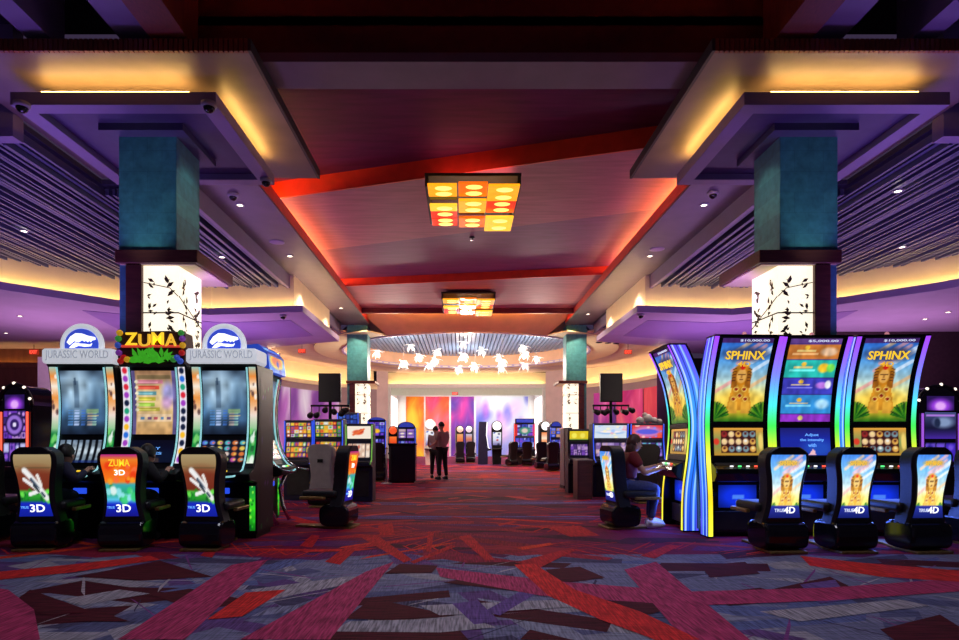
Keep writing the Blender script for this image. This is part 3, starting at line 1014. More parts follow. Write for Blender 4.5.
def art_statue(w=52, h=84, title=True):
    c = Cv(w, h)
    c.vgrad([(0, (60, 130, 40)), (0.12, (226, 196, 70)), (0.3, (246, 226, 130)), (0.5, (196, 220, 220)), (0.75, (110, 176, 232)), (1, (60, 120, 210))])
    r = random.Random(5)
    for _ in range(9):
        x, y = r.random(), r.uniform(0.42, 0.95)
        c.line(x - 0.25, y - 0.1, x + 0.25, y + 0.1, 0.035, r.choice([(238, 170, 170), (236, 240, 250), (120, 180, 240), (246, 200, 150)]), 0.7)
    c.ell(0.5, 0.30, 0.32, 0.10, (236, 200, 90), 0.9, 0.9)
    c.poly([(0.24, 0.14), (0.76, 0.14), (0.66, 0.44), (0.34, 0.44)], (214, 160, 60))
    c.ell(0.5, 0.57, 0.2, 0.135, (206, 146, 44), 0.15)
    c.poly([(0.31, 0.42), (0.42, 0.42), (0.40, 0.62), (0.30, 0.58)], (180, 120, 40))
    c.poly([(0.58, 0.42), (0.69, 0.42), (0.70, 0.58), (0.60, 0.62)], (180, 120, 40))
    for k in range(5):
        c.line(0.31, 0.5 + 0.035 * k, 0.38, 0.51 + 0.035 * k, 0.01, (110, 70, 40))
        c.line(0.62, 0.51 + 0.035 * k, 0.69, 0.5 + 0.035 * k, 0.01, (110, 70, 40))
    c.ell(0.5, 0.56, 0.1, 0.085, (232, 186, 110), 0.2)
    c.line(0.44, 0.58, 0.48, 0.58, 0.012, (90, 50, 30)).line(0.52, 0.58, 0.56, 0.58, 0.012, (90, 50, 30))
    c.line(0.47, 0.515, 0.53, 0.515, 0.01, (130, 70, 40)).line(0.5, 0.57, 0.5, 0.54, 0.012, (190, 140, 80))
    c.ell(0.5, 0.665, 0.05, 0.03, (200, 50, 40), 0.3)
    for x, y in ((0.5, 0.32), (0.38, 0.28), (0.62, 0.28), (0.42, 0.4), (0.58, 0.4)):
        c.ell(x, y, 0.055, 0.033, (240, 210, 120), 0.2)
        c.ell(x, y, 0.034, 0.02, (166, 50, 40), 0.3)
    c.poly([(0.26, 0.1), (0.46, 0.1), (0.46, 0.24), (0.3, 0.26)], (226, 180, 80))
    c.poly([(0.54, 0.1), (0.74, 0.1), (0.7, 0.26), (0.54, 0.24)], (226, 180, 80))
    for x0, sgn in ((0.0, 1), (1.0, -1)):
        for k in range(9):
            a = 0.25 + 0.16 * k
            c.line(x0, 0.04, x0 + sgn * 0.3 * math.cos(a), 0.04 + 0.2 * math.sin(a), 0.02, ((40, 130, 40), (20, 90, 40), (110, 170, 50))[k % 3], 0.9)
    if title:
        c.rect(0, 0.945, 1, 1, (92, 60, 130))
        c.ell(0.5, 0.815, 0.44, 0.085, (60, 70, 110), 0.6, 0.75)
    c.noise(0.12, 18, 3)
    c.a = np.clip(c.a, 0, 1) ** (1.35 if title else 1.0)
    return c


def art_menu():
    c = Cv(52, 84, (50, 40, 120))
    bands = [(0.945, 1, (92, 60, 130)), (0.76, 0.93, (196, 116, 50)), (0.55, 0.75, (40, 180, 170)), (0.34, 0.54, (60, 60, 180)), (0.1, 0.33, (50, 140, 210)), (0, 0.09, (140, 50, 190))]
    for y0, y1, col in bands:
        c.rect(0, y0, 1, y1, col)
        if y1 - y0 > 0.12:
            m = (y0 + y1) / 2
            c.rect(0.08, m - 0.03, 0.6, m - 0.01, [min(255, k + 80) for k in col], 0.9)
            c.rect(0.16, m + 0.01, 0.54, m + 0.025, (236, 210, 130), 0.9)
            c.ell(0.36, m + 0.055, 0.05, 0.025, (240, 190, 60), 0.3)
    c.ell(0.8, 0.85, 0.16, 0.05, (226, 186, 150), 0.5)
    c.ell(0.76, 0.66, 0.11, 0.055, (250, 200, 50), 0.4).ell(0.9, 0.66, 0.08, 0.05, (120, 220, 80), 0.4)
    c.ell(0.78, 0.45, 0.12, 0.04, (190, 120, 230), 0.5).ell(0.9, 0.46, 0.06, 0.05, (240, 240, 250), 0.4)
    c.ell(0.82, 0.22, 0.13, 0.06, (170, 220, 250), 0.6)
    c.ell(0.4, 0.045, 0.05, 0.03, (240, 220, 120), 0.3)
    return c.noise(0.18, 16, 4)


def art_reels(seed=3):
    c = Cv(54, 30).vgrad([(0, (190, 140, 50)), (0.5, (120, 150, 90)), (1, (230, 160, 60))])
    c.rect(0.14, 0.1, 0.86, 0.9, (60, 20, 20))
    r = random.Random(seed)
    for i in range(5):
        for j in range(3):
            x, y = 0.14 + 0.72 * (i + 0.5) / 5, 0.1 + 0.8 * (j + 0.5) / 3
            c.ell(x, y, 0.06, 0.11, r.choice([(200, 60, 40), (226, 170, 80), (150, 40, 40), (120, 150, 160), (236, 200, 150)]), 0.3)
            c.ell(x, y + 0.03, 0.03, 0.05, r.choice([(246, 220, 150), (240, 240, 230), (90, 30, 30)]), 0.5)
    c.ell(0.05, 0.5, 0.06, 0.12, (220, 60, 40), 0.4).ell(0.95, 0.5, 0.05, 0.3, (240, 210, 110), 0.5)
    return c


def art_blue():
    c = Cv(54, 34).vgrad([(0, (30, 40, 150)), (0.6, (26, 40, 160)), (1, (30, 30, 110))])
    c.ell(0.75, 0.25, 0.3, 0.3, (40, 110, 220), 0.9, 0.5)
    c.poly([(0.56, 0.02), (0.7, 0.02), (0.68, 0.16), (0.64, 0.22)], (240, 190, 200))
    return c


def art_belly():
    c = Cv(24, 18, (6, 10, 40))
    c.ell(0.5, 0.5, 0.6, 0.6, (16, 50, 230), 1.0)
    c.rect(0.36, 0.4, 0.66, 0.58, (90, 150, 250), 0.8)
    return c


def art_fin():
    return Cv(6, 90).vgrad([(0, (236, 240, 60)), (0.2, (226, 196, 30)), (0.38, (250, 246, 90)), (0.46, (190, 220, 50)), (0.56, (60, 220, 80)), (0.68, (70, 210, 236)), (0.82, (110, 120, 250)), (1, (150, 60, 236))])


def art_finside():
    c = Cv(16, 60).vgrad([(0, (30, 60, 190)), (0.4, (40, 120, 230)), (0.7, (60, 140, 240)), (1, (80, 60, 220))])
    for x, col in ((0.12, (200, 225, 255)), (0.4, (20, 40, 120)), (0.62, (150, 200, 255)), (0.86, (110, 70, 220))):
        c.line(x, 0, x, 1, 0.05, col, 0.85)
    return c


def art_chair_dino():
    c = Cv(30, 48).vgrad([(0, (16, 30, 150)), (0.22, (24, 40, 190)), (0.26, (30, 130, 40)), (0.4, (70, 190, 60)), (0.44, (110, 40, 26)), (0.68, (120, 56, 34)), (0.8, (150, 120, 80)), (1, (170, 150, 110))])
    c.blobs(24, [(30, 150, 40), (110, 230, 80), (20, 90, 40)], 4, 0.03, 0.09, 0, 0.25, 1, 0.42)
    c.ell(0.55, 0.62, 0.5, 0.18, (126, 50, 32), 0.9, 0.6)
    c.line(0.02, 0.8, 0.98, 0.78, 0.015, (96, 76, 50), 0.8)
    for x0, y0, x1, y1, w, col in ((0.26, 0.74, 0.92, 0.30, 0.08, (236, 236, 236)), (0.42, 0.60, 0.84, 0.33, 0.04, (60, 76, 96)), (0.2, 0.6, 0.62, 0.43, 0.05, (235, 235, 235)),
                                   (0.34, 0.36, 0.72, 0.42, 0.05, (240, 240, 240)), (0.26, 0.73, 0.36, 0.64, 0.03, (240, 240, 240)), (0.62, 0.66, 0.74, 0.5, 0.045, (235, 230, 225)), (0.5, 0.5, 0.66, 0.4, 0.03, (30, 40, 50))):
        c.line(x0, y0, x1, y1, w, col)
    return c


def art_chair_jewel():
    c = Cv(30, 48).vgrad([(0, (16, 20, 130)), (0.2, (20, 40, 200)), (0.27, (90, 200, 240)), (0.38, (40, 170, 120)), (0.52, (60, 170, 180)), (0.56, (250, 130, 30)), (0.8, (240, 90, 20)), (0.92, (236, 130, 40)), (1, (180, 40, 130))])
    c.blobs(16, [(250, 160, 40), (236, 60, 20), (250, 110, 60)], 9, 0.05, 0.12, 0, 0.55, 1, 0.85)
    c.blobs(14, [(60, 210, 120), (150, 230, 240), (30, 140, 60), (240, 250, 250)], 10, 0.05, 0.14, 0, 0.26, 1, 0.5)
    return c


def art_chair_statue():
    c = art_statue(30, 44, False)
    c.vgrad([(0, (10, 20, 90)), (1, (30, 40, 140))], v0=0, v1=0.17)
    c.ell(0.5, 0.17, 0.7, 0.03, (30, 40, 140), 0.4)
    c.a = np.clip(c.a * 1.12 + 0.03, 0, 1)
    c.ell(0.5, 0.87, 0.3, 0.05, (210, 180, 80), 0.5, 0.8)
    return c


def art_tiles(seed, pal, w=30, h=24, n=5, m=4, bg=(20, 20, 50)):
    c = Cv(w, h, bg)
    r = random.Random(seed)
    for i in range(n):
        for j in range(m):
            x, y = (i + 0.5) / n, (j + 0.5) / m
            c.rect(x - 0.44 / n, y - 0.42 / m, x + 0.44 / n, y + 0.42 / m, r.choice(pal), 0.9)
            c.ell(x, y, 0.26 / n, 0.28 / m, r.choice(pal), 0.5)
    return c


# ------------------------------------------------------------------ chair
_chair = {}


def chair(label, loc, rz, art=None, text=None, group=None, cat='chair', name='casino_chair', grey=False):
    """Faces +Y; its back, with the lit picture, is towards -Y."""
    t = thing(name, label, cat, loc, rz, group)
    b = MB()
    b.prism([(-.2, -.22), (.2, -.22), (.2, .1), (.09, .4), (.09, .62), (-.09, .62), (-.09, .4), (-.2, .1)], 'z', 0.0, 0.03)
    b.build('foot_plate', 'brass', t, 0.008)
    b = MB()
    pr = []
    for k in range(24):
        a = 2 * PI * k / 24
        ca, sa = math.cos(a), math.sin(a)
        pr.append((0.02 + 0.21 * math.copysign(abs(ca) ** 0.55, ca), 0.18 + 0.15 * math.copysign(abs(sa) ** 0.6, sa)))
    b.prism(pr, 'x', -.235, .235)
    b.build('pedestal', 'gloss_black', t, 0.03, 3)
    b = MB().box(-.25, .25, -.02, .47, .42, .52)
    b.build('seat', 'vinyl', t, 0.04, 3)
    for sx in (-1, 1):
        MB().box(sx * .27 - .025, sx * .27 + .025, .12, .48, .40, .44).build('seat_rail', 'brass', t, 0.01)
    prof = smooth_pts([(.30, .235), (.345, .225), (.55, .19), (.78, .205), (.95, .235), (1.06, .22), (1.125, .13)], 4)
    half = lambda z: float(np.interp(z, [p[0] for p in prof], [p[1] for p in prof]))
    yb = lambda z: -0.10 - 0.13 * (z - 0.3)
    b = MB()
    n = len(prof)
    vs, fs = [], []
    for (z, hw) in prof:
        y = yb(z)
        th = 0.13
        vs += [(-hw, y + 0.02, z), (-hw + .03, y, z), (hw - .03, y, z), (hw, y + 0.02, z), (hw, y + th + .05, z), (hw - .05, y + th, z), (-hw + .05, y + th, z), (-hw, y + th + .05, z)]
    for i in range(n - 1):
        for k in range(8):
            fs.append((i * 8 + k, i * 8 + (k + 1) % 8, (i + 1) * 8 + (k + 1) % 8, (i + 1) * 8 + k))
    fs.append(tuple(range(8))[::-1])
    fs.append(tuple((n - 1) * 8 + k for k in range(8)))
    b.add(vs, fs)
    b.build('backrest', 'greyplastic' if grey else 'vinyl', t, 0.012)
    b = MB()
    for z0, z1 in ((.53, .72), (.73, .90), (.91, 1.07)):
        zc = (z0 + z1) / 2
        b.box(-.15, .15, yb(zc) + .12, yb(zc) + .17, z0, z1)
    b.build('back_cushion', 'vinyl', t, 0.02, 3)
    if grey:
        b = MB()
        b.prism([(-.05, .80), (.05, .80), (.045, .86), (-.045, .86)], 'y', yb(.83) - .02, yb(.83))
        b.build('badge', 'black', t)
    if art is not None:
        hw = lambda z: half(z) - 0.045
        z0, z1 = 0.37, 1.045
        def P(u, v):
            z = z0 + (z1 - z0) * v
            return ((u - 0.5) * 2 * hw(z), yb(z) - 0.004, z)
        if art not in _chair:
            s = surface('back_screen', {'dino': art_chair_dino, 'jewel': art_chair_jewel, 'statue': art_chair_statue}[art](), P, t)
            _chair[art] = s.data
        else:
            s = bpy.data.objects.new('back_screen', _chair[art])
            COL.objects.link(s)
            s.parent = t
        for (txt, xc, zc, w, h, m) in text or ():
            lettering('screen_lettering', txt, s, (xc, yb(zc) - 0.008, zc), (1, 0, 0), (0, -0.13, 1), w, h, 0.004, m)
    return t


# ------------------------------------------------------------------ tall cabinets of the dinosaur bank
FA = smooth_pts([(-.02, .86), (.06, 1.0), (.13, 1.2), (.16, 1.5), (.15, 1.8), (.10, 2.08)], 5)
fa = interp(FA)


def saurian(b, cx, cz, s, y0, y1):
    """A plain toothed lizard skull, jaws open, facing right."""
    up = [(-1, .35), (-.6, .62), (-.1, .6), (.4, .42), (.95, .30), (1.0, .12), (.7, .05), (.62, -.08), (.5, .04), (.36, -.08), (.24, .05), (.1, -.04), (-.1, .08), (-.4, -.1), (-.75, .0), (-1.1, -.3), (-1.3, -.1)]
    lo = [(-.62, -.12), (-.2, -.22), (.2, -.24), (.55, -.3), (.72, -.2), (.6, -.42), (.1, -.46), (-.4, -.38), (-.8, -.55), (-1.1, -.55), (-.85, -.28)]
    for p in (up, lo):
        b.prism([(cx + x * s, cz + z * s) for x, z in p], 'y', y0, y1)


def tower(label, x, y, rz, kind):
    t = thing('slot_machine', label, 'slot machine', (x, y, 0), rz, 'tall slot machines of the dinosaur bank')
    hw = 0.405
    b = MB().prism([(.10, 0.06), (.10, .68), (-.16, .72), (-.18, .80)] + FA + [(.06, 2.12), (.75, 2.12), (.75, 0.06)], 'x', -hw, hw)
    b.build('cabinet', 'black', t, 0.012)
    MB().box(-.38, .38, .14, .72, 0, .06).build('plinth', 'black', t)
    S = lambda x0, x1, z0, z1, off: (lambda u, v: (x0 + (x1 - x0) * u, fa(z0 + (z1 - z0) * v) - off, z0 + (z1 - z0) * v))
    up = {'dino': art_mist, 'dino_reels': art_mist, 'jewel': art_jewels, 'side': art_mist}[kind]()
    surface('screen', up, S(-.265, .265, 1.27, 2.04, .012), t)
    low = {'dino': art_strips, 'dino_reels': art_symbols, 'jewel': art_blue, 'side': art_symbols}[kind]()
    if kind == 'jewel':
        low.a *= 0.22
    rs = surface('reel_screen', low, S(-.275, .275, .93, 1.2, .012), t)
    if kind == 'jewel':
        for k, (w, txt) in enumerate(((.2, 'PLAY'), (.25, 'LINES'))):
            lettering('screen_lettering', txt, rs, (0, fa(1.1 - .06 * k) - .02, 1.1 - .06 * k), (1, 0, 0), (0, .3, 1), w, .03, .004, 'lightblue_letter')
    b = MB()
    b.box(-.30, .30, -.17, -.02, .795, .825)
    b.build('button_deck', 'dark', t, 0.01)
    for k, m in ((0, 'white_lit'), (1, 'green_lit'), (2, 'yellow_lit')):
        MB().lathe([(.022, 0), (.022, .016), (.014, .02)], (-.1 + .1 * k, -.11, .824), 12).build('button', m, t)
    for sx in (-1, 1):
        z = np.linspace(2.08, .92, 14)
        pts = [(sx * .285, fa(q) - .02, q) for q in z] + [(sx * .285, -.06, .85), (sx * .27, -.14, .80), (sx * .22, -.185, .775), (sx * .1, -.19, .765)]
        MB().tube(pts, 0.011, 8).build('light_tube', 'cyan_lit', t)
        art = art_candy(4 + sx) if kind == 'jewel' else art_side(2 + sx)
        surface('side_art', art, S(sx * .345 - .042, sx * .345 + .042, .92, 2.09, .006), t)
        if kind != 'jewel':
            surface('jungle_strip', art_jungle(3 + sx), (lambda sx: lambda u, v: (sx * .35 - .035 + .07 * u, .096, .1 + .54 * v))(sx), t)
    if kind == 'side':
        for sx in (-1, 1):
            c = MB().tube([(sx * .40, fa(q) - .03, q) for q in np.linspace(2.1, 1.0, 12)] + [(sx * .4, -.04, .88), (sx * .4, -.16, .80), (sx * .4, -.28, .77), (sx * .36, -.34, .77)], .014, 8)
            c.build('chrome_edge', 'chrome', t)
            MB().tube([(sx * .3, -.02, .70), (sx * .3, .06, .5), (sx * .3, .02, .25), (sx * .3, -.08, .04)], .03, 8).build('chrome_foot', 'chrome', t)
    MB().box(-.28, .28, .088, .10, .12, .62).build('service_door', 'black', t, 0.01)
    MB().box(-.08, .08, .07, .09, .55, .62).build('bill_acceptor', 'blue_lit', t, 0.008)
    # speckled dark sides
    for sx in (-1, 1):
        c = Cv(20, 50, (14, 10, 20)).blobs(26, [(130, 60, 180), (30, 130, 60), (150, 150, 190), (60, 30, 110)], 7 + sx, .012, .05)
        surface('side_panel', c, (lambda sx: lambda u, v: (sx * (hw + .003), .22 + .5 * u, .1 + 1.95 * v))(sx), t, 'print', flip=sx < 0)
    if kind in ('dino', 'dino_reels'):
        b = MB().prism([(-.40, 2.12), (.40, 2.12), (.425, 2.15), (.425, 2.28), (.40, 2.30), (-.40, 2.30), (-.425, 2.28), (-.425, 2.15)], 'y', .02, .42)
        tp = b.build('topper', 'silver', t, 0.012)
        lettering('topper_lettering', 'JURASSIC WORLD', tp, (0, .018, 2.215), (1, 0, 0), (0, 0, 1), .76, .125, .012, 'sign_letter')
        e = MB().lathe([(.20, .0), (.20, .05)], (0, .10, 2.35), 40, 'y').build('emblem', mat('emblem_blue', rgb(40, 60, 170), .3, emit=rgb(46, 70, 190), estr=.9), t)
        q = [(.235 * math.cos(a), .13, 2.35 + .235 * math.sin(a)) for a in np.linspace(-.25, PI + .25, 30)]
        MB().tube(q, .034, 10).build('emblem_ring', 'silver', e)
        b = MB()
        saurian(b, .03, 2.40, .15, .085, .099)
        b.build('emblem_skull', 'white_lit', e)
    elif kind == 'jewel':
        tp = MB().prism([(-.40, 2.11), (.40, 2.11), (.42, 2.3), (.40, 2.50), (.2, 2.52), (-.25, 2.51), (-.41, 2.49), (-.42, 2.3)], 'y', .06, .30).build('topper', mat('dark_carved_wood', rgb(70, 34, 20), .5, noise=.4), t, .015)
        for k, ch in enumerate('ZUMA'):
            lettering('topper_lettering', ch, tp, (-.235 + .16 * k, .05, 2.41 + (.008, -.01, .012, -.006)[k]), (1, 0, 0), (0, 0, 1), .14, .15, .03, ('yellow_lit', 'gold_letter', 'yellow_lit', 'gold_letter')[k])
        MB().box(-.36, .36, .04, .07, 2.315, 2.345).build('topper_bar', 'red_letter', tp, .01)
        b = MB()
        r = random.Random(2)
        for k in range(34):
            a = r.uniform(0, PI)
            d = Vector((math.cos(a), 0, math.sin(a)))
            o = Vector((r.uniform(-.2, .2), .04 + r.uniform(-.012, .012), 2.13 + r.uniform(0, .06)))
            s = Vector((-d.z, 0, d.x)) * .028
            b.add([o - s * .4, o + d * .07 + s, o + d * .15, o + d * .07 - s], [(0, 1, 2, 3)])
        b.build('leaf_spray', mat('lit_leaf_green', rgb(60, 160, 40), .4, noise=.4, nscale=20, emit=rgb(70, 190, 40), estr=.55), tp)
        pal = ['red_lit', 'green_lit', 'yellow_lit', 'blue_lit']
        cand = {}
        for sx in (-1, 1):
            for k, (dz, dx) in enumerate(((2.15, .36), (2.17, .28), (2.25, .38), (2.34, .39), (2.42, .385), (2.19, .32), (2.49, .37))):
                col = [(190, 30, 30), (60, 90, 200), (240, 180, 40), (60, 160, 60), (130, 60, 170)][(k * 2 + (sx > 0)) % 5]
                if col not in cand:
                    cand[col] = mat('glossy_ball', rgb(*col), .2, noise=.2, emit=rgb(*col), estr=.35)
                MB().ell((sx * dx, .04, dz), .038, .038, .038).build('topper_ball', cand[col], tp)
    else:
        b = MB().prism([(.0, 2.12), (.5, 2.12), (.5, 2.3), (.4, 2.48), (.15, 2.5), (.03, 2.38)], 'x', -.40, .40)
        tp = b.build('topper', mat('blue_topper', rgb(40, 80, 200), .3, emit=rgb(40, 80, 210), estr=.4), t, .02)
        c = Cv(30, 16, (50, 120, 230)).ell(.5, .5, .42, .32, (250, 210, 70), .3).ell(.5, .5, .3, .2, (226, 120, 90), .4).blobs(8, [(30, 60, 180), (120, 200, 250)], 3, .04, .1)
        surface('topper_picture', c, lambda u, v: (-.38 + .76 * u, float(np.interp(v, [0, .7, 1], [-.004, .026, .1])), 2.13 + .33 * v), tp)
    return t


# ------------------------------------------------------------------ leaning curved machines
GC = smooth_pts([(.03, 0), (.04, .5), (.10, 1.0), (.125, 1.45), (.06, 1.9), (-.05, 2.22), (-.16, 2.46)], 6)
gc = interp(GC)


def curve_machine(label, x, y, rz, upper, lower):
    t = thing('slot_machine', label, 'slot machine', (x, y, 0), rz, 'leaning curved slot machines')
    hw = 0.365
    zs = [p[1] for p in GC]
    lowr = [(.16, 0.05), (.16, .66), (-.02, .70), (-.10, .80), (-.08, .85), (.10, .93)]
    upz = [(gc(z) + .02, z) for z in zs if z > .95]
    rear = [(gc(z) + (.26 if z > 1.2 else .48), z) for z in reversed(zs)]
    MB().prism(lowr + upz + [p for p in rear if p[1] >= .05] + [(.5, .05)], 'x', -hw, hw).build('cabinet', 'gloss_black', t, .008)
    MB().box(-.34, .34, .2, .5, 0, .05).build('plinth', 'black', t)
    def S(x0, x1, z0, z1, off): return lambda u, v: (x0 + (x1 - x0) * u, gc(z0 + (z1 - z0) * v) - off, z0 + (z1 - z0) * v)
    for zz in ((1.36, 1.415), (2.43, 2.46), (.93, 1.0)):
        MB().prism([(gc(zz[0]) - .012, zz[0]), (gc(zz[1]) - .012, zz[1]), (gc(zz[1]) + .04, zz[1]), (gc(zz[0]) + .04, zz[0])], 'x', -hw + .01, hw - .01).build('bezel', 'black', t, .004)
    us = surface('screen', art_menu() if upper == 'menu' else art_statue(), S(-.31, .31, 1.43, 2.42, -.008), t)
    if upper == 'statue':
        lettering('screen_lettering', 'SPHINX', us, (0, gc(2.225) - .006, 2.225), (1, 0, 0), (0, -.4, 1), .48, .105, .008, 'yellow_lit')
        lettering('screen_lettering', '4D', us, (0, gc(2.12) - .004, 2.125), (1, 0, 0), (0, -.35, 1), .16, .06, .008, 'gold_letter')
    lettering('screen_lettering', '$10,000.00' if upper == 'statue' else '$5,000.00', us, (.08, gc(2.39) - .002, 2.392), (1, 0, 0), (0, -.4, 1), .36, .03, .004, 'pale_letter')
    ls = surface('reel_screen', art_blue() if lower == 'adjust' else art_reels(), S(-.31, .31, 1.01, 1.35, -.008), t)
    if lower == 'adjust':
        for k, (s, w) in enumerate((('Adjust', .17), ('the intensity', .30), ('with', .1))):
            lettering('screen_lettering', s, ls, (.08, gc(1.26 - .062 * k) + .002, 1.26 - .062 * k), (1, 0, 0), (0, .1, 1), w, .045, .004, 'lightblue_letter')
    MB().prism([(-.10, .80), (-.08, .845), (.08, .925), (.10, .90), (-.02, .80)], 'x', -.33, .33).build('button_deck', 'dark', t, .008)
    for k in range(4):
        MB().lathe([(.02, 0), (.02, .014)], (-.16 + .1 * k, -.03, .865 + .01), 10).build('button', ('white_lit', 'green_lit', 'white_lit', 'red_lit')[k], t)
    MB().box(-.12, .06, -.03, .0, .735, .765).build('bill_slot', 'red_letter', t)
    surface('belly_screen', art_belly(), lambda u, v: (-.24 + .48 * u, .155, .36 + .28 * v), t)
    MB().box(-.3, .3, .13, .16, .08, .32).build('service_door', 'dark', t, .01)
    for sx in (-1, 1):
        f = MB().prism([(gc(z) - .0, z) for z in zs] + [(gc(z) + .24, z) for z in reversed(zs)], 'x', min(sx * .362, sx * .424), max(sx * .362, sx * .424)).build('light_fin', 'gloss_black', t)
        surface('fin_glow', art_fin(), (lambda sx: lambda u, v: (sx * .393 - .028 + .056 * u, gc(.02 + 2.42 * v) - .004, .02 + 2.42 * v))(sx), f, 'glow')
        surface('fin_side_glow', art_finside(), (lambda sx: lambda u, v: (sx * .427, gc(.02 + 2.42 * v) + .01 + .2 * u, .02 + 2.42 * v))(sx), f, 'glow', flip=sx < 0)
    MB().lathe([(.03, 0), (.03, .03), (.02, .06), (.0, .07)], (.02, .02, 2.455), 14).build('beacon', mat('pink_beacon', rgb(220, 150, 160), .3, emit=rgb(220, 140, 150), estr=.5), t)
    return t


# ------------------------------------------------------------------ smaller machines down the hall
def bank_slot(label, x, y, rz, w, h, up, low, edge, group=None, topper=None):
    t = thing('slot_machine', label, 'slot machine', (x, y, 0), rz, group)
    hw = w / 2
    hs = 1.0 + (h - 1.0) * 0.36
    MB().prism([(.08, 0), (.08, .66), (-.12, .70), (-.12, .76), (.06, .80), (.14, hs), (.16, hs + .02), (.12, h - .04), (.14, h), (.5, h), (.55, 0)], 'x', -hw, hw).build('cabinet', 'blue_black', t, .01)
    if isinstance(up, Cv):
        surface('screen', up, lambda u, v: (-hw + .04 + (w - .08) * u, .155 - .035 * v - .012, hs + .04 + (h - hs - .09) * v), t)
    if isinstance(low, Cv):
        surface('reel_screen', low, lambda u, v: (-hw + .05 + (w - .1) * u, .075 + .06 * v - .012, .85 + (hs - .9) * v), t)
    for sx in (-1, 1):
        b = MB().tube([(sx * (hw - .015), -.125, .74), (sx * (hw - .015), .04, .81), (sx * (hw - .015), .125, hs), (sx * (hw - .015), .105, h - .02)], .012, 6)
        b.build('edge_light', edge, t)
    MB().box(-hw + .05, hw - .05, -.11, .04, .755, .785).build('button_deck', 'dark', t, .008)
    MB().box(-hw + .07, hw - .07, .07, .085, .1, .6).build('service_door', 'dark', t, .008)
    if topper:
        kind, m, hh = topper
        if kind == 'arch':
            b = MB().prism([(hw * .95 * math.cos(a), h - .01 + hh * math.sin(a)) for a in np.linspace(0, PI, 16)], 'y', .1, .3)
        else:
            b = MB().box(-hw * .9, hw * .9, .1, .35, h, h + hh)
        tp = b.build('topper', 'black', t, .01)
        if kind == 'arch':
            b = MB().prism([(hw * .8 * math.cos(a), h + .01 + hh * .82 * math.sin(a)) for a in np.linspace(0, PI, 16)], 'y', .088, .1)
        else:
            b = MB().box(-hw * .8, hw * .8, .088, .1, h + hh * .15, h + hh * .85)
        b.build('topper_sign', m, tp)
    return t


def wheel_slot(label, x, y, rz, w, h, face, body, m, group=None):
    """Slim cabinet with a round lit wheel over stacked reels."""
    t = thing('slot_machine', label, 'slot machine', (x, y, 0), rz, group)
    hw = w / 2
    out = [(-hw * .8, 0), (hw * .8, 0), (hw * .9, .7), (hw, 1.1), (hw, h - hw)] + [(hw * math.cos(a), h - hw + hw * math.sin(a)) for a in np.linspace(.1, PI - .1, 10)] + [(-hw, h - hw), (-hw, 1.1), (-hw * .9, .7)]
    MB().prism(out, 'y', 0, .45).build('cabinet', body, t, .01)
    d = MB().lathe([(hw * .82, -.03), (hw * .82, .01)], (0, 0, h - hw), 24, 'y').build('wheel', m, t)
    b = MB()
    for k in range(8):
        a = 2 * PI * k / 8
        b.box(-.006, .006, -.036, -.03, 0, .001) if False else b.tube([(hw * .15 * math.cos(a), -.033, h - hw + hw * .15 * math.sin(a)), (hw * .75 * math.cos(a), -.033, h - hw + hw * .75 * math.sin(a))], .008, 4)
    b.build('wheel_spoke', 'red_letter', d)
    surface('screen', face, lambda u, v: (-hw * .78 + 1.56 * hw * u, -.008, .95 + (h - 2 * hw - 1.0) * v), t)
    MB().box(-hw * .95, hw * .95, -.18, .02, .74, .80).build('button_deck', 'dark', t, .01)
    return t


def arch_slot(label, x, y, rz, w, h, up, low, edge):
    t = thing('slot_machine', label, 'slot machine', (x, y, 0), rz)
    hw = w / 2
    arch = [(hw * math.cos(a), h - .32 + .32 * math.sin(a)) for a in np.linspace(0, PI, 18)]
    MB().prism([(-hw, 0), (hw, 0)] + arch, 'y', .12, .6).build('cabinet', 'gloss_black', t, .012)
    surface('screen', up, lambda u, v: (-hw * .68 + 1.36 * hw * u, .11, 1.22 + (h - 1.62) * v), t)
    surface('reel_screen', low, lambda u, v: (-hw * .68 + 1.36 * hw * u, .11, .86 + .3 * v), t)
    su = Cv(24, 10, (40, 20, 80)).ell(.5, .3, .4, .5, (150, 60, 220), .6).ell(.5, .3, .2, .3, (230, 170, 250), .5)
    surface('arch_sign', su, lambda u, v: (-hw * .6 + 1.2 * hw * u, .11, h - .37 + .22 * v), t)
    for sx in (-1, 1):
        MB().tube([(sx * hw * .8, .1, .78), (sx * hw * .8, .1, h - .42)], .016, 8).build('edge_light', edge, t)
    q = [((hw + .0) * math.cos(a), .12, h - .32 + .33 * math.sin(a)) for a in np.linspace(0, PI, 20)]
    MB().tube(q, .03, 8).build('arch_rim', 'dark', t)
    for k, a in enumerate(np.linspace(.25, PI - .25, 5)):
        MB().ell((hw * math.cos(a), .10, h - .30 + .33 * math.sin(a)), .024, .024, .024, 8, 6).build('bulb', 'lamp_soft', t)
    MB().box(-hw * .95, hw * .95, -.1, .13, .72, .79).build('button_deck', 'dark', t, .012)
    MB().box(-hw * .7, hw * .7, .105, .125, .1, .6).build('service_door', 'dark', t, .01)
    return t


M['blue_black'] = mat('blue_black', rgb(38, 36, 66), .45, noise=.2, spec=.3)
M['blue_sign'] = mat('blue_sign', rgb(40, 50, 150), .3, noise=.3, nscale=9, emit=rgb(60, 76, 200), estr=.55)
M['lamp_soft'] = mat('soft_bulb', (1, .9, .8), emit=(1, .85, .7), estr=1.6)

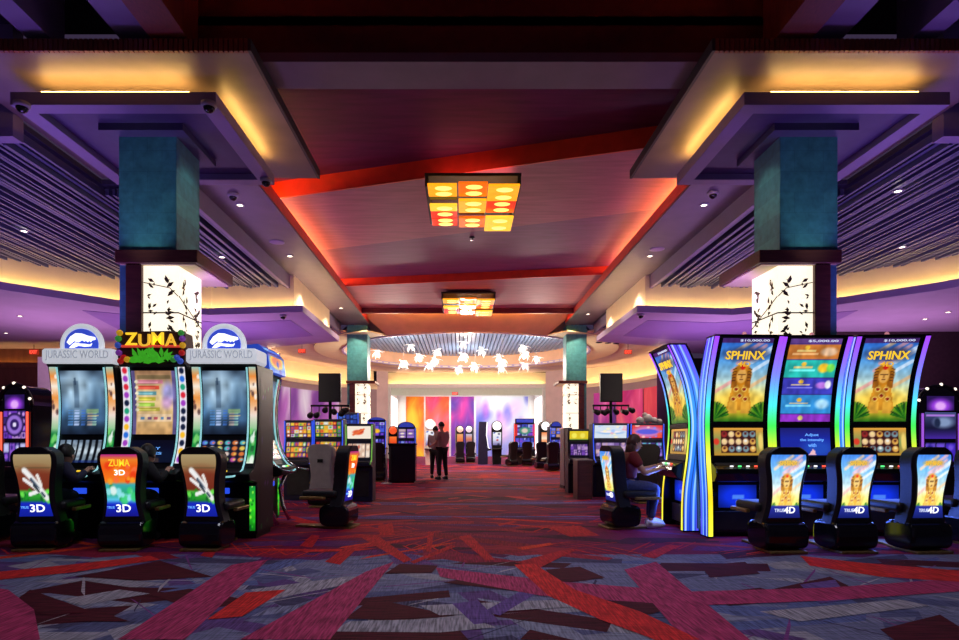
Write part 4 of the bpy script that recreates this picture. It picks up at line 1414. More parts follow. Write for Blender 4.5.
# ---- front dinosaur bank
tower('tall slot machine with blue dinosaur emblem topper and white reel strips', X(80, 7.5), 7.42, 0, 'dino')
tower('black tall slot machine with carved ball topper and letters over a beige paytable screen', X(152, 7.5), 7.42, 0, 'jewel')
tower('tall slot machine with blue dinosaur emblem topper and colourful reel symbols', X(223, 7.5), 7.42, 0, 'dino_reels')
tower('tall slot machine seen side on, facing the aisle, blue topper and chrome edges', -2.58, 8.74, R(90), 'side')
TX3 = [('3D', .02, .46, .15, .085, 'white_lit'), ('TRUE', -.11, .47, .08, .026, 'lightblue_letter')]
TXJ = TX3 + [('ZUMA', 0, .955, .22, .075, 'yellow_lit'), ('3D', 0, .85, .11, .06, 'white_lit')]
TX4 = [('4D', .05, .455, .12, .07, 'white_lit'), ('TRUE', -.06, .452, .11, .036, 'pale_letter'), ('SPHINX', 0, .955, .19, .045, 'gold_letter')]
CH1 = chair('black chair with dinosaur claw picture on its lit back, farther from the aisle, occupied', (X(36, 6.75), 6.85, 0), R(6), 'dino', TX3, 'lit back chairs of the dinosaur bank')
CH2 = chair('black chair whose lit back picture is orange over turquoise and blue', (X(122, 6.75), 6.85, 0), R(5), 'jewel', TXJ, 'lit back chairs of the dinosaur bank')
CH3 = chair('empty black chair with dinosaur claw picture on its lit back, nearer the aisle', (X(203, 6.75), 6.85, 0), R(-3), 'dino', TX3, 'lit back chairs of the dinosaur bank')
CH4 = chair('black chair turned side on, facing the chrome edged machine, lit strip down its back', (-1.66, 8.55, 0), R(82), 'jewel', TXJ, 'lit back chairs of the dinosaur bank')
# ---- front statue bank
curve_machine('leaning curved slot machine with golden statue screen, nearer the aisle', X(742, 7.6), 7.56, R(2), 'statue', 'reels')
curve_machine('leaning curved slot machine with a striped menu screen and blue text screen below', X(811, 7.6), 7.6, 0, 'menu', 'adjust')
curve_machine('leaning curved slot machine with golden statue screen, at the outer row end', X(884, 7.6), 7.56, R(-4), 'statue', 'reels')
curve_machine('leaning curved slot machine seen side on, facing the aisle, with a person seated at it', 2.86, 8.5, R(-90), 'statue', 'reels')
for k, (px, lab) in enumerate(((783, 'black chair with lit golden statue back, nearest the aisle in its row'), (852, 'black chair with lit golden statue back, before the striped menu screen machine'),
                               (926, 'black chair with lit golden statue back, at the outer end of its row'))):
    chair(lab, (X(px, 6.62), 6.72, 0), R(3 + k), 'statue', TX4, 'lit back chairs of the statue bank')
chair('black chair turned side on under the seated person in the maroon shirt', (2.16, 8.5, 0), R(-81), 'statue', TX4, 'lit back chairs of the statue bank')

# ---- arched machines at the outer edges
wh = art_tiles(4, [(120, 60, 200), (60, 40, 120), (200, 150, 230)], 30, 30)
wh.ell(.5, .5, .42, .42, (40, 26, 80), .1).ell(.5, .5, .34, .34, (150, 110, 210), .2).ell(.5, .5, .2, .2, (50, 30, 100), .2).ell(.5, .5, .08, .08, (230, 220, 250), .3)
arch_slot('arched black slot machine with red edges and a violet wheel on its screen', X(8, 9.6), 9.6, R(-12), .62, 2.06, wh, art_tiles(6, [(150, 90, 220), (200, 200, 250), (60, 40, 140)], 24, 10, 4, 2), 'red_lit')
arch_slot('small arched violet slot machine between the red edged one and the dinosaur machines', X(40, 12.6), 12.6, 0, .46, 1.95, art_tiles(9, [(60, 50, 160), (150, 120, 220), (40, 60, 130)], 20, 24), art_tiles(8, [(120, 90, 220), (90, 60, 180)], 20, 10, 3, 2), 'blue_lit')
sp = Cv(36, 30, (30, 24, 70)).vgrad([(0, (70, 40, 160)), (.4, (20, 20, 50)), (1, (70, 80, 130))])
sp.ell(.6, .62, .3, .2, (130, 150, 190), .8).rect(.05, .86, .95, .93, (170, 120, 220)).ell(.4, .6, .1, .18, (30, 40, 70), .5)
arch_slot('arched slot machine with violet edges and dim blue screen beyond the statue bank', X(947, 9.5), 9.5, R(8), .80, 2.03, sp, art_tiles(5, [(70, 40, 200), (30, 20, 120), (110, 80, 220)], 24, 10, 3, 2), mat('violet_tube', (.5, .2, .9), emit=rgb(170, 90, 230), estr=.9))

PL = chair('plain black chair at the picture edge beside the red edged arched machine', (X(-12, 7.4), 7.4, 0), R(-8), name='plain_chair', group='plain black chairs')
dup(PL, 'plain black chair at the picture edge beside the statue bank', (X(972, 7.2), 7.2, 0), R(5), 'plain black chairs')

# ---- mid hall, left
cart = [(240, 200, 60), (210, 70, 50), (90, 170, 70), (230, 230, 220), (120, 70, 160), (250, 150, 50)]
GL = 'colourful machines in the mid hall'
bank_slot('slot machine with cartoon tile screens, half hidden by the dinosaur machine facing the aisle', X(297, 12.3), 12.3, 0, .58, 1.60, art_tiles(21, cart, 30, 22, 6, 4), art_tiles(22, cart, 30, 14, 6, 3), 'blue_lit', GL)
bank_slot('slot machine with cartoon tile screens and blue edges, behind the grey backed chair', X(327, 12.3), 12.3, 0, .60, 1.62, art_tiles(23, cart, 30, 22, 6, 4), art_tiles(24, cart, 30, 14, 6, 3), 'blue_lit', GL)
wr = Cv(30, 22, (246, 232, 214)).ell(.45, .5, .22, .2, (226, 90, 50), .5).ell(.6, .62, .1, .16, (200, 60, 40), .4).line(.25, .3, .7, .75, .05, (230, 110, 60))
bank_slot('slot machine with a white screen showing a red figure, behind the side on chair', X(358, 12.0), 12.0, 0, .54, 1.52, wr, art_tiles(25, [(240, 200, 170), (200, 90, 70), (250, 230, 210)], 30, 12, 5, 2), mat('green_tube', (.2, .6, .2), emit=rgb(110, 170, 60), estr=.8), GL)
chair('chair with a plain grey plastic back at the cartoon tile machines', (X(323, 11.2), 11.2, 0), R(-4), name='casino_chair', grey=True)
bl = [(70, 90, 220), (120, 70, 210), (180, 190, 250), (50, 40, 140)]
GB = 'blue and violet machines far down the hall'
bank_slot('blue violet slot machine with a gold ball on its screen, left of the podium', X(377, 18.8), 18.8, R(10), .56, 1.80, art_tiles(31, bl, 24, 26, 3, 4).ell(.5, .35, .2, .16, (240, 180, 40), .4), art_tiles(32, bl, 24, 12), 'blue_lit', GB, ('arch', 'blue_sign', .10))
bank_slot('blue slot machine just behind the mid hall bank, beside the far pillar', X(347, 15.6), 15.6, 0, .55, 1.9, art_tiles(35, [(40, 60, 150), (60, 100, 200), (30, 40, 90)], 24, 24), art_tiles(36, bl, 20, 12), 'blue_lit', GB)
bank_slot('slot machine with cream screen and blue arched sign rising behind the podium', X(406, 20.6), 20.6, 0, .62, 1.62, art_tiles(33, [(236, 220, 200), (200, 170, 180), (150, 110, 200)], 24, 26, 2, 3), art_tiles(34, bl, 24, 12), 'blue_lit', GB, ('arch', 'blue_sign', .2))
wheel_slot('slim orange-red lit slot machine behind the podium corner', X(393, 20.0), 20.0, 0, .30, 1.66, Cv(10, 20).vgrad([(0, (220, 40, 20)), (1, (250, 120, 50))]), 'black', mat('orange_disc', (.9, .3, .1), emit=rgb(245, 90, 40), estr=1.0), GB)
dup(PL, 'black chair before the violet machine with a gold ball, left of the podium', (X(376, 17.9), 17.9, 0), R(15), 'plain black chairs')
# ---- far centre
wt = Cv(12, 24).vgrad([(0, (120, 110, 170)), (.4, (220, 220, 240)), (1, (250, 250, 250))]).blobs(8, [(220, 60, 60), (90, 110, 200), (40, 40, 60)], 3, .08, .18)
GW = 'wheel topped machines at the far entrance'
wheel_slot('white wheel topped slot machine just behind the standing pair', X(430, 29.5), 29.5, 0, .52, 2.2, wt, 'white_paint', 'white_lit', GW)
wheel_slot('slim wheel topped slot machine, orange, on the near side of two dark chairs', X(460, 34), 34, R(8), .42, 2.0, Cv(10, 20).vgrad([(0, (230, 90, 40)), (1, (240, 170, 110))]), 'black', mat('peach_disc', (.9, .7, .6), emit=rgb(240, 190, 170), estr=.9), GW)
wheel_slot('slim wheel topped slot machine, blue and red, right behind two dark chairs', X(469, 34), 34, R(-8), .42, 2.0, Cv(10, 20).vgrad([(0, (70, 80, 180)), (.5, (220, 120, 80)), (1, (200, 200, 230))]), 'black', mat('pale_disc', (.8, .8, .9), emit=rgb(220, 210, 230), estr=.9), GW)
wheel_slot('white wheel topped slot machine beside a dark cabinet at the far entrance', X(497, 30.5), 30.5, 0, .52, 2.15, wt, 'black', 'white_lit', GW)
bank_slot('dark slot machine seen from its side at the far entrance, beside the white wheel', X(489, 30.7), 30.7, R(90), .5, 2.1, None, None, 'white_lit', GB)
rb = art_tiles(41, bl, 30, 30, 3, 3).ell(.5, .45, .3, .32, (70, 150, 120), .5).ell(.5, .45, .16, .2, (226, 200, 190), .5)
rb.rect(0, 0, .12, 1, (210, 40, 50)).rect(.9, 0, 1, 1, (220, 50, 120))
bank_slot('broad violet slot machine with red sides, far down the hall on the right', X(525, 29.5), 29.5, 0, 1.0, 2.0, rb, art_tiles(42, bl, 30, 12), 'red_lit', GB, ('box', 'blue_sign', .22))
wheel_slot('slim slot machine with white wheel and orange screen, beside the broad violet one', X(545.5, 27.5), 27.5, R(8), .46, 2.05, Cv(12, 24).vgrad([(0, (250, 230, 230)), (.35, (250, 150, 90)), (.55, (250, 230, 210)), (1, (240, 130, 70))]), 'black', 'white_lit', GW)
bank_slot('slim blue slot machine left of the far pillar lightbox', X(557, 25.2), 25.2, R(12), .5, 1.75, art_tiles(43, [(60, 90, 220), (120, 130, 230), (200, 150, 120)], 20, 24, 2, 3), art_tiles(44, bl, 20, 10), 'blue_lit', GB, ('arch', 'blue_sign', .22))
for (px, y, rz, lab) in ((460, 32.2, 5, 'dark round backed chair at the far entrance, in front of the orange wheel'), (471, 32.8, -6, 'dark round backed chair at the far entrance, before the blue and red machine'),
                         (512, 28.4, 40, 'dark chair at the side of the broad violet machine'), (527, 28.5, 0, 'dark chair in front of the broad violet machine'), (541, 25.6, 12, 'dark chair at the slim machine with white wheel and orange screen'),
                         (552, 23.6, 15, 'dark chair at the slim blue machine by the far pillar')):
    dup(PL, lab, (X(px, y), y, 0), R(rz), 'plain black chairs')
# ---- mid hall, right
yl = Cv(24, 14, (222, 196, 40)).ell(.25, .5, .14, .3, (246, 236, 90), .4).ell(.7, .5, .14, .3, (240, 226, 90), .4).rect(0, 0, 1, .12, (110, 140, 60))
bank_slot('slot machine with a yellow screen next to the grey bank end', X(580, 13.9), 13.9, 0, .50, 1.45, yl, art_tiles(51, [(120, 70, 180), (190, 150, 210), (80, 50, 120)], 24, 12), 'dark', GL)
wb = Cv(40, 24, (214, 226, 240)).ell(.5, .45, .42, .16, (150, 190, 236), .4).ell(.5, .5, .36, .1, (246, 236, 240), .4).blobs(16, [(240, 170, 190), (170, 200, 250), (250, 240, 200)], 3, .03, .07)
bank_slot('slot machine with a pale white and blue screen behind the seated person in maroon', X(612, 13.0), 13.0, 0, .76, 1.56, wb, art_tiles(52, [(180, 150, 210), (120, 90, 160), (220, 180, 190)], 30, 12), 'blue_lit', GL)
rd = Cv(40, 24, (226, 60, 60)).ell(.5, .5, .46, .44, (200, 120, 190), .5).ell(.5, .5, .36, .2, (90, 90, 220), .3).blobs(14, [(250, 200, 190), (240, 90, 60), (120, 140, 250)], 5, .03, .06)
RS = bank_slot('slot machine with a red and violet screen and white sculpted topper', X(649, 13.0), 13.0, 0, .72, 1.56, rd, art_tiles(53, [(120, 100, 220), (160, 120, 220), (90, 200, 220), (60, 50, 130)], 30, 12), 'blue_lit', GL)
b = MB()
for k, (x, z, r0) in enumerate(((-.1, .06, .09), (.06, .1, .11), (.2, .06, .08), (.32, .04, .06), (.0, .18, .06))):
    b.ell((x, .3, 1.56 + z), r0, r0 * .8, r0 * .9, 10, 7)
b.build('topper', 'white_paint', RS)
dup(PL, 'black chair with its back turned, at the red and violet screen machine', (X(645, 11.9), 11.9, 0), R(4), 'plain black chairs')
t = thing('end_panel', 'tall light grey bank end panel beside the far pillar', 'panel', (X(568, 15.2), 15.2, 0))
MB().box(-.1, .1, 0, .6, 0, 1.48).build('board', 'greyplastic', t, .01)
MB().box(-.11, .11, -.01, .61, 0, .08).build('kick_strip', 'black', t)
MB().box(-.11, .11, -.01, .61, 1.48, 1.5).build('cap', 'chrome', t)
t = thing('machine_stand', 'dark wood low stand with pale top left of the seated person in maroon', 'stand', (X(585, 12.5), 12.5, 0))
MB().box(-.15, .15, 0, .5, 0, .78).build('body', 'ledge_wood', t, .01)
MB().box(-.16, .16, -.01, .51, .78, .81).build('top', 'greyplastic', t, .006)
MB().box(-.12, .12, -.012, .0, .08, .7).build('door', 'ledge_wood', t, .006)


def display_stand(label, px, y):
    t = thing('display_stand', label, 'display', (X(px, y), y, 0), 0, 'black displays on posts over the mid hall banks')
    w, z0, z1 = 22 * y / F, Z(402, y), Z(373.5, y)
    MB().box(-w / 2, w / 2, -.06, .06, z0, z1).build('display_panel', 'black', t, .01)
    MB().box(-w / 2 + .02, w / 2 - .02, -.066, -.06, z0 + .02, z1 - .02).build('display_face', mat('dark_display', (.012, .008, .016), .3, noise=.1), t)
    MB().tube([(0, .02, 0), (0, .02, z0 + .05)], .035, 10).build('post', 'black', t)
    MB().lathe([(.25, 0), (.25, .03), (.06, .05)], (0, .02, 0), 20).build('base', 'black', t)
    MB().box(-.42, .42, .0, .05, z0 - .1, z0 - .06).build('cross_bar', 'black', t)
    r = random.Random(px)
    for k in range(6):
        x, z = -.4 + .16 * k, z0 - .14 - r.uniform(0, .12)
        a = r.uniform(-.6, .6)
        hd = MB().tube([(x, -.02, z), (x + .12 * math.sin(a), -.2, z - .05)], [.045, .065], 10).build('spot_head', 'dark', t)
        MB().tube([(x, 0.02, z), (x, .02, z0 - .08)], .012, 6).build('bracket', 'black', hd)
    return t


display_stand('black display on a post with dark spot heads, above the cartoon tile machines', 330, 13.4)
display_stand('black display on a post with dark spot heads, above the pale screen machine', 611, 14.2)

t = thing('podium', 'dark violet-black podium standing in the aisle', 'podium', (X(402, 17.3), 17.3, 0))
MB().box(-.37, .37, 0, .5, 0.04, 1.05).build('body', mat('podium_gloss', rgb(22, 12, 34), .25, noise=.2), t, .01)
MB().box(-.39, .39, -.02, .52, 1.05, 1.11).build('top', 'gloss_black', t, .01)
MB().box(-.34, .34, .03, .47, 0, .04).build('plinth', 'black', t)
MB().box(-.36, -.3, -.012, 0, .08, 1.0).build('edge_strip', 'dark', t)
t = thing('stanchion', 'thin grey stanchion post at the podium corner', 'post', (X(386.5, 17.0), 17.0, 0))
MB().lathe([(.15, 0), (.15, .015), (.03, .04)], (0, 0, 0), 20).build('base', 'greyplastic', t)
MB().tube([(0, 0, .03), (0, 0, .95)], .025, 10).build('post', 'greyplastic', t)
MB().ell((0, 0, .97), .035, .035, .03, 10, 6).build('cap', 'chrome', t)
# ================================================================== PEOPLE
def skin_mesh(nodes, edges, sub=1):
    """One continuous surface grown round a skeleton; nodes: name -> (point, radius)."""
    bm = bmesh.new()
    ly = bm.verts.layers.skin.verify()
    idx = {}
    for i, (k, (p, r)) in enumerate(nodes.items()):
        v = bm.verts.new(p)
        v[ly].radius = (r, r) if not isinstance(r, tuple) else r
        v[ly].use_root = i == 0
        idx[k] = v
    for a, b_ in edges:
        bm.edges.new((idx[a], idx[b_]))
    me = bpy.data.meshes.new('sk')
    bm.to_mesh(me)
    bm.free()
    o = bpy.data.objects.new('sk', me)
    COL.objects.link(o)
    s = o.modifiers.new('s', 'SKIN')
    s.use_smooth_shade = True
    u = o.modifiers.new('u', 'SUBSURF')
    u.levels = u.render_levels = sub
    bpy.context.view_layer.update()
    ev = bpy.data.meshes.new_from_object(o.evaluated_get(bpy.context.evaluated_depsgraph_get()))
    vs = [tuple(v.co) for v in ev.vertices]
    fs = [tuple(p.vertices) for p in ev.polygons]
    bpy.data.objects.remove(o)
    bpy.data.meshes.remove(me)
    bpy.data.meshes.remove(ev)
    return vs, fs


def person(label, J, face, skin, shirt, pants, shoe, hair, long_hair=False, sleeve=0.9, loc=(0, 0, 0), group=None):
    """J: joints (world, minus loc). face: unit direction the head looks."""
    t = thing('person', label, 'person', loc, 0, group)
    V = {k: Vector(v) for k, v in J.items()}
    mid = lambda a, b, f=0.5: V[a].lerp(V[b], f)
    N = {'pelvis': (V['pelvis'], .105), 'belly': (mid('pelvis', 'chest', .45), .092), 'chest': (V['chest'], .102), 'neck': (V['neck'], .05), 'skull': (V['head'] - Vector((0, 0, .06)), .055)}
    E = [('pelvis', 'belly'), ('belly', 'chest'), ('chest', 'neck'), ('neck', 'skull')]
    for s in 'lr':
        N.update({'sh' + s: (V['sh' + s], .058), 'el' + s: (V['el' + s], .04), 'fa' + s: (mid('el' + s, 'wr' + s, .35), .038), 'wr' + s: (V['wr' + s], .026)})
        E += [('chest', 'sh' + s), ('sh' + s, 'el' + s), ('el' + s, 'fa' + s), ('fa' + s, 'wr' + s)]
        d = (V['wr' + s] - V['el' + s]).normalized()
        N['pm' + s] = (V['wr' + s] + d * .065, (.032, .02))
        E += [('wr' + s, 'pm' + s)]
        N.update({'hp' + s: (V['hp' + s], .09), 'kn' + s: (V['kn' + s], .058), 'cf' + s: (mid('kn' + s, 'an' + s, .3), .052), 'an' + s: (V['an' + s], .035)})
        E += [('pelvis', 'hp' + s), ('hp' + s, 'kn' + s), ('kn' + s, 'cf' + s), ('cf' + s, 'an' + s)]
    vs, fs = skin_mesh(N, E, 2)
    b = MB()
    b.sm = True
    b.add(vs, fs)
    # fingers, rooted in the palm
    for s in 'lr':
        d = (V['wr' + s] - V['el' + s]).normalized()
        side = d.cross(Vector((0, 0, 1)))
        side = side.normalized() if side.length > .1 else Vector((1, 0, 0))
        dn = d.cross(side).normalized()
        if dn.z > 0:
            dn = -dn
        pm = V['wr' + s] + d * .06
        for k, L_ in enumerate((.068, .078, .073, .058)):
            o = pm + side * (-.027 + .018 * k)
            b.tube([o, o + d * (.02 + L_ * .4), o + d * (.02 + L_ * .72) + dn * .014, o + d * (.02 + L_ * .88) + dn * .034], [.0095, .009, .008, .006], 6)
        sg = -1 if s == 'l' else 1
        o = V['wr' + s] + d * .025 + side * sg * .02
        b.tube([o, o + side * sg * .03 + d * .022, o + side * sg * .036 + d * .055 + dn * .012], [.012, .010, .007], 6)
    # head with a face
    h, fw = V['head'], Vector(face).normalized()
    rt = fw.cross(Vector((0, 0, 1))).normalized()
    up = rt.cross(fw)
    def hp(p):
        x, y, z = p.x, p.y, p.z                               # y forward
        w = 1 - .22 * max(0, -z) ** 1.5
        return (h + rt * (x * .076 * w) + fw * (y * .095 * w + (.012 * max(0, -z))) + up * (z * .118))
    o = len(b.v)
    b.ell((0, 0, 0), 1, 1, 1, 18, 14, hp)
    b.add([h + fw * .088 + up * .012 - rt * .008, h + fw * .088 + up * .012 + rt * .008, h + fw * .118 - up * .022, h + fw * .09 - up * .03 - rt * .016, h + fw * .09 - up * .03 + rt * .016], [(0, 2, 1), (0, 3, 2), (1, 2, 4), (2, 3, 4)])
    for sg in (-1, 1):
        b.ell(tuple(h + rt * (sg * .078) - fw * .005 - up * .005), .012, .018, .028, 8, 6)
    body = b.build('body', skin, t)
    eye_m = mat('eye', (.02, .015, .012), .2)
    for sg in (-1, 1):
        MB().ell(tuple(h + rt * (sg * .032) + fw * .083 + up * .012), .012, .012, .008, 8, 6).build('eye', eye_m, body)
    MB().ell(tuple(h + fw * .088 - up * .055), .02, .014, .007, 8, 6).build('mouth', mat('lip', rgb(150, 70, 66), .5), body)
    # hair: a cap, and a fall behind when long
    hb = MB()
    def hc(p):
        x, y, z = p.x, p.y, p.z
        cut = 0.35 if y > .25 else 0
        return h + rt * (x * .088) + fw * (min(y, .72) * .104 - .012) + up * (max(z, -.25 + cut + (.35 if y > .55 else 0)) * .13 + .012)
    hb.ell((0, 0, 0), 1, 1, 1, 20, 14, hc)
    if long_hair:
        def hf(p):
            return h + rt * (p.x * (.088 + .01 * p.z)) + fw * (p.y * .062 - .055) + up * (p.z * .17 - .10)
        hb.ell((0, 0, 0), 1, 1, 1, 18, 12, hf)
    hb.build('hair', hair, t)
    # clothes, each grown round the same joints
    def grow(keys, edges, add):
        n = {k: (N[k][0], (N[k][1] if not isinstance(N[k][1], tuple) else N[k][1][0]) + add) for k in keys}
        return n, edges
    n, e_ = grow(['chest', 'belly', 'pelvis', 'shl', 'shr'], [('chest', 'belly'), ('belly', 'pelvis'), ('chest', 'shl'), ('chest', 'shr')], .04)
    n['collar'] = (V['chest'].lerp(V['neck'], .62), .078)
    e_.append(('chest', 'collar'))
    for s in 'lr':
        if sleeve <= 1:
            n['sl' + s] = (V['sh' + s].lerp(V['el' + s], sleeve), .062)
            e_.append(('sh' + s, 'sl' + s))
        else:
            n['el' + s] = (V['el' + s], .054)
            n['sl' + s] = (V['el' + s].lerp(V['wr' + s], .9), .042)
            e_ += [('sh' + s, 'el' + s), ('el' + s, 'sl' + s)]
    vs, fs = skin_mesh(n, e_, 2)
    c = MB()
    c.sm = True
    c.add(vs, fs)
    c.build('shirt', shirt, t)
    n = {'pelvis': (N['pelvis'][0] - Vector((0, 0, .01)), .122)}
    e_ = []
    for s in 'lr':
        n.update({'hp' + s: (V['hp' + s], .102), 'kn' + s: (V['kn' + s], .072), 'cf' + s: (N['cf' + s][0], .066), 'an' + s: (V['an' + s].lerp(V['kn' + s], .06), .052)})
        e_ += [('pelvis', 'hp' + s), ('hp' + s, 'kn' + s), ('kn' + s, 'cf' + s), ('cf' + s, 'an' + s)]
    vs, fs = skin_mesh(n, e_, 2)
    c = MB()
    c.sm = True
    c.add(vs, fs)
    c.build('trousers', pants, t)
    for s in 'lr':
        a, q = V['an' + s], V['to' + s]
        d = (q - a)
        d.z = 0
        d.normalize()
        sd = Vector((-d.y, d.x, 0))
        z0 = a.z - .075
        def sf(p):
            w = .042 * (1 - .15 * p.y)
            return Vector((a.x, a.y, 0)) + d * (p.y * .135 + .07) + sd * (p.x * w) + Vector((0, 0, z0 + max(p.z, -.55) * (.062 - .018 * p.y) + .034))
        m = MB().ell((0, 0, 0), 1, 1, 1, 16, 10, sf)
        m.tube([(a.x, a.y, a.z - .04), (a.x, a.y, a.z + .015)], [.046, .044], 12)
        m.build('shoe', shoe, t)
    return t


skin = mat('skin', rgb(214, 160, 134), .5, noise=.05)
brown_hair = mat('brown_hair', rgb(74, 36, 30), .5, noise=.4, nscale=30, stretch=(6, 6, 1))
dark_hair = mat('dark_hair', rgb(22, 16, 18), .5, noise=.3, nscale=30)
maroon = mat('maroon_cotton', rgb(124, 28, 36), .8, noise=.12)
jeans = mat('blue_denim', rgb(58, 66, 112), .8, noise=.25, nscale=40)
white_shoe = mat('white_shoe', rgb(226, 226, 236), .5, noise=.05)
black_cloth = mat('black_cloth', rgb(22, 20, 26), .85, noise=.2)
taupe = mat('grey_brown_shirt', rgb(176, 152, 146), .8, noise=.1)
navy = mat('navy_cloth', rgb(34, 34, 66), .8, noise=.2)

# woman at the machine facing the aisle; she looks along +X
y = 8.5
person('person with brown hair in a maroon shirt and jeans, seated reaching to the machine', {
    'pelvis': (2.26, y, .60), 'chest': (2.30, y, .90), 'neck': (2.335, y, 1.05), 'head': (2.38, y, 1.145),
    'shl': (2.32, y + .16, .97), 'shr': (2.32, y - .16, .97), 'ell': (2.44, y + .2, .76), 'elr': (2.46, y - .2, .75), 'wrl': (2.66, y + .12, .83), 'wrr': (2.66, y - .12, .80),
    'hpl': (2.28, y + .09, .57), 'hpr': (2.28, y - .09, .57), 'knl': (2.66, y + .12, .56), 'knr': (2.64, y - .11, .56), 'anl': (2.62, y + .13, .10), 'anr': (2.56, y - .12, .10),
    'tol': (2.8, y + .13, .03), 'tor': (2.74, y - .12, .03)}, (1, .12, -.12), skin, maroon, jeans, white_shoe, brown_hair, True, .62)


def seated(label, x, y, lean, shirt, pants):
    """Someone on a front chair, back to the camera, bent to the machine."""
    person(label, {'pelvis': (x, y + .13, .60), 'chest': (x + lean * .7, y + .25, .82), 'neck': (x + lean * 2, y + .33, .95), 'head': (x + lean * 3, y + .38, 1.02),
                   'shl': (x + lean * .8 - .17, y + .26, .87), 'shr': (x + lean * .8 + .17, y + .26, .87), 'ell': (x - .2, y + .36, .70), 'elr': (x + .34, y + .22, .74),
                   'wrl': (x - .12, y + .50, .84), 'wrr': (x + .32, y + .46, .84), 'hpl': (x - .09, y + .15, .57), 'hpr': (x + .09, y + .15, .57), 'knl': (x - .1, y + .54, .56), 'knr': (x + .12, y + .54, .56),
                   'anl': (x - .1, y + .50, .10), 'anr': (x + .12, y + .50, .10), 'tol': (x - .1, y + .62, .03), 'tor': (x + .12, y + .62, .03)},
           (.1, 1, -.15), skin, shirt, pants, 'black_shoe_m' if False else bshoe, dark_hair, False, 1.6, group=None)


bshoe = mat('black_shoe', rgb(18, 16, 18), .5)
seated('person in dark navy clothes bent forward on the chair farthest from the aisle', CH1.location.x - .08, 6.80, .045, navy, navy)
seated('person in black clothes with bare hand on the controls of the ball topper machine', CH2.location.x - .07, 6.80, .045, black_cloth, black_cloth)


def standing(label, x, y, h, fx, fy, shirt, pants, hair, arm, sleeve):
    k = h / 1.75
    f = Vector((fx, fy, 0)).normalized()
    r = Vector((f.y, -f.x, 0))
    P = lambda a, b_, c: Vector((x, y, 0)) + r * (a * k) + f * (b_ * k) + Vector((0, 0, c * k))
    J = {'pelvis': P(0, 0, .95), 'chest': P(0, .01, 1.27), 'neck': P(0, .02, 1.48), 'head': P(0, .05, 1.62), 'shl': P(-.19, 0, 1.40), 'shr': P(.19, 0, 1.40),
         'ell': P(-.25, .02, 1.12), 'elr': P(.25, .02, 1.12), 'wrl': P(-.2, .24, 1.05) if arm else P(-.25, .06, .87), 'wrr': P(.2, .22, 1.02) if arm else P(.25, .06, .87),
         'hpl': P(-.09, 0, .90), 'hpr': P(.09, 0, .90), 'knl': P(-.11, .03, .5), 'knr': P(.12, .0, .5), 'anl': P(-.12, 0, .10), 'anr': P(.14, -.04, .10), 'tol': P(-.13, .14, .03), 'tor': P(.16, .1, .03)}
    for q in ('anl', 'anr'):
        J[q].z = .10
    person(label, J, (fx, fy, -.15), skin, shirt, pants, bshoe, hair, False, sleeve)


standing('person standing in the aisle in a grey-brown shirt and black trousers', X(442.5, 18.6), 18.5, 1.74, -.75, .66, taupe, black_cloth, dark_hair, True, .8)
standing('shorter person in pale top half hidden behind the standing person in grey-brown', X(435, 19.0), 19.1, 1.62, .3, .95, mat('pale_top', rgb(190, 160, 160), .8, noise=.1), black_cloth, dark_hair, True, .6)

# ================================================================== LIGHTS AND FITTINGS OVERHEAD
amber = [mat('amber_glass_%s' % n, rgb(*c), .25, noise=.25, nscale=6, emit=rgb(*c), estr=e, coat=.5) for n, c, e in
         (('yellow', (255, 170, 24), 1.15), ('orange', (245, 112, 16), 1.0), ('red', (235, 56, 18), 1.0), ('gold', (255, 196, 50), 1.25))]
dark_glass = mat('dark_glass', rgb(40, 40, 62), .2, noise=.2)
M['bulb'] = mat('warm_bulb', (1, .8, .4), emit=rgb(255, 204, 96), estr=1.9)


def chandelier(label, x, y, z, ztop):
    t = thing('chandelier', label, 'chandelier', (x, y, z), 0, 'amber glass block chandeliers')
    MB().box(-.9, .9, -1.0, 1.0, .30, .36).build('back_plate', 'dark', t, .01)
    for sx in (-1, 1):
        MB().box(sx * .86 - .03, sx * .86 + .03, -1.0, 1.0, .10, .30).build('side_rail', 'dark', t)
    MB().box(-.06, .06, -.06, .06, .36, ztop - z).build('ceiling_mount', 'dark', t)
    cols = [(-.57, .56, [(-1.15, -.62, 0, .06), (-.60, -.36, -1, .10), (-.34, -.02, 3, .0), (.0, .44, 2, .03), (.46, .92, 2, .03)]),
            (0.0, .56, [(-1.15, -.55, 1, .09), (-.53, .12, 0, .02), (.14, .38, -1, .08), (.40, .98, 1, .02)]),
            (.57, .60, [(-1.15, -.42, 0, .05), (-.40, .22, 2, .06), (.24, 1.08, 3, -.03)])]
    for x0, w, rows in cols:
        for y0, y1, k, dz in rows:
            g = MB().box(x0 - w / 2 + .01, x0 + w / 2 - .01, y0, y1, dz, dz + .05).build('glass_block', amber[k] if k >= 0 else dark_glass, t, .012)
            if k >= 0:
                n = 2 if y1 - y0 > .45 else 1
                for q in range(n):
                    MB().ell((x0 + .02, y0 + (y1 - y0) * (q + .5) / n, dz + .005), .17, .11, .02, 14, 6).build('lamp', 'bulb', g)
    area(x, y, ztop - .12 if ztop - z > .45 else z + .38, 1.5, 1.7, 12, (1, .26, .24), (PI, 0, 0))  # added reddish uplight, unseen, to tint the ceiling above
    return t


def area(x, y, z, sx, sy, e, c, rot=(0, 0, 0)):
    l = bpy.data.lights.new('wash_lamp', 'AREA')  # added wash light, has no visible fitting
    l.shape = 'RECTANGLE'
    l.size, l.size_y, l.energy, l.color = sx, sy, e, c
    o = bpy.data.objects.new('wash_lamp', l)
    COL.objects.link(o)
    o.location = (x, y, z)
    o.rotation_euler = rot


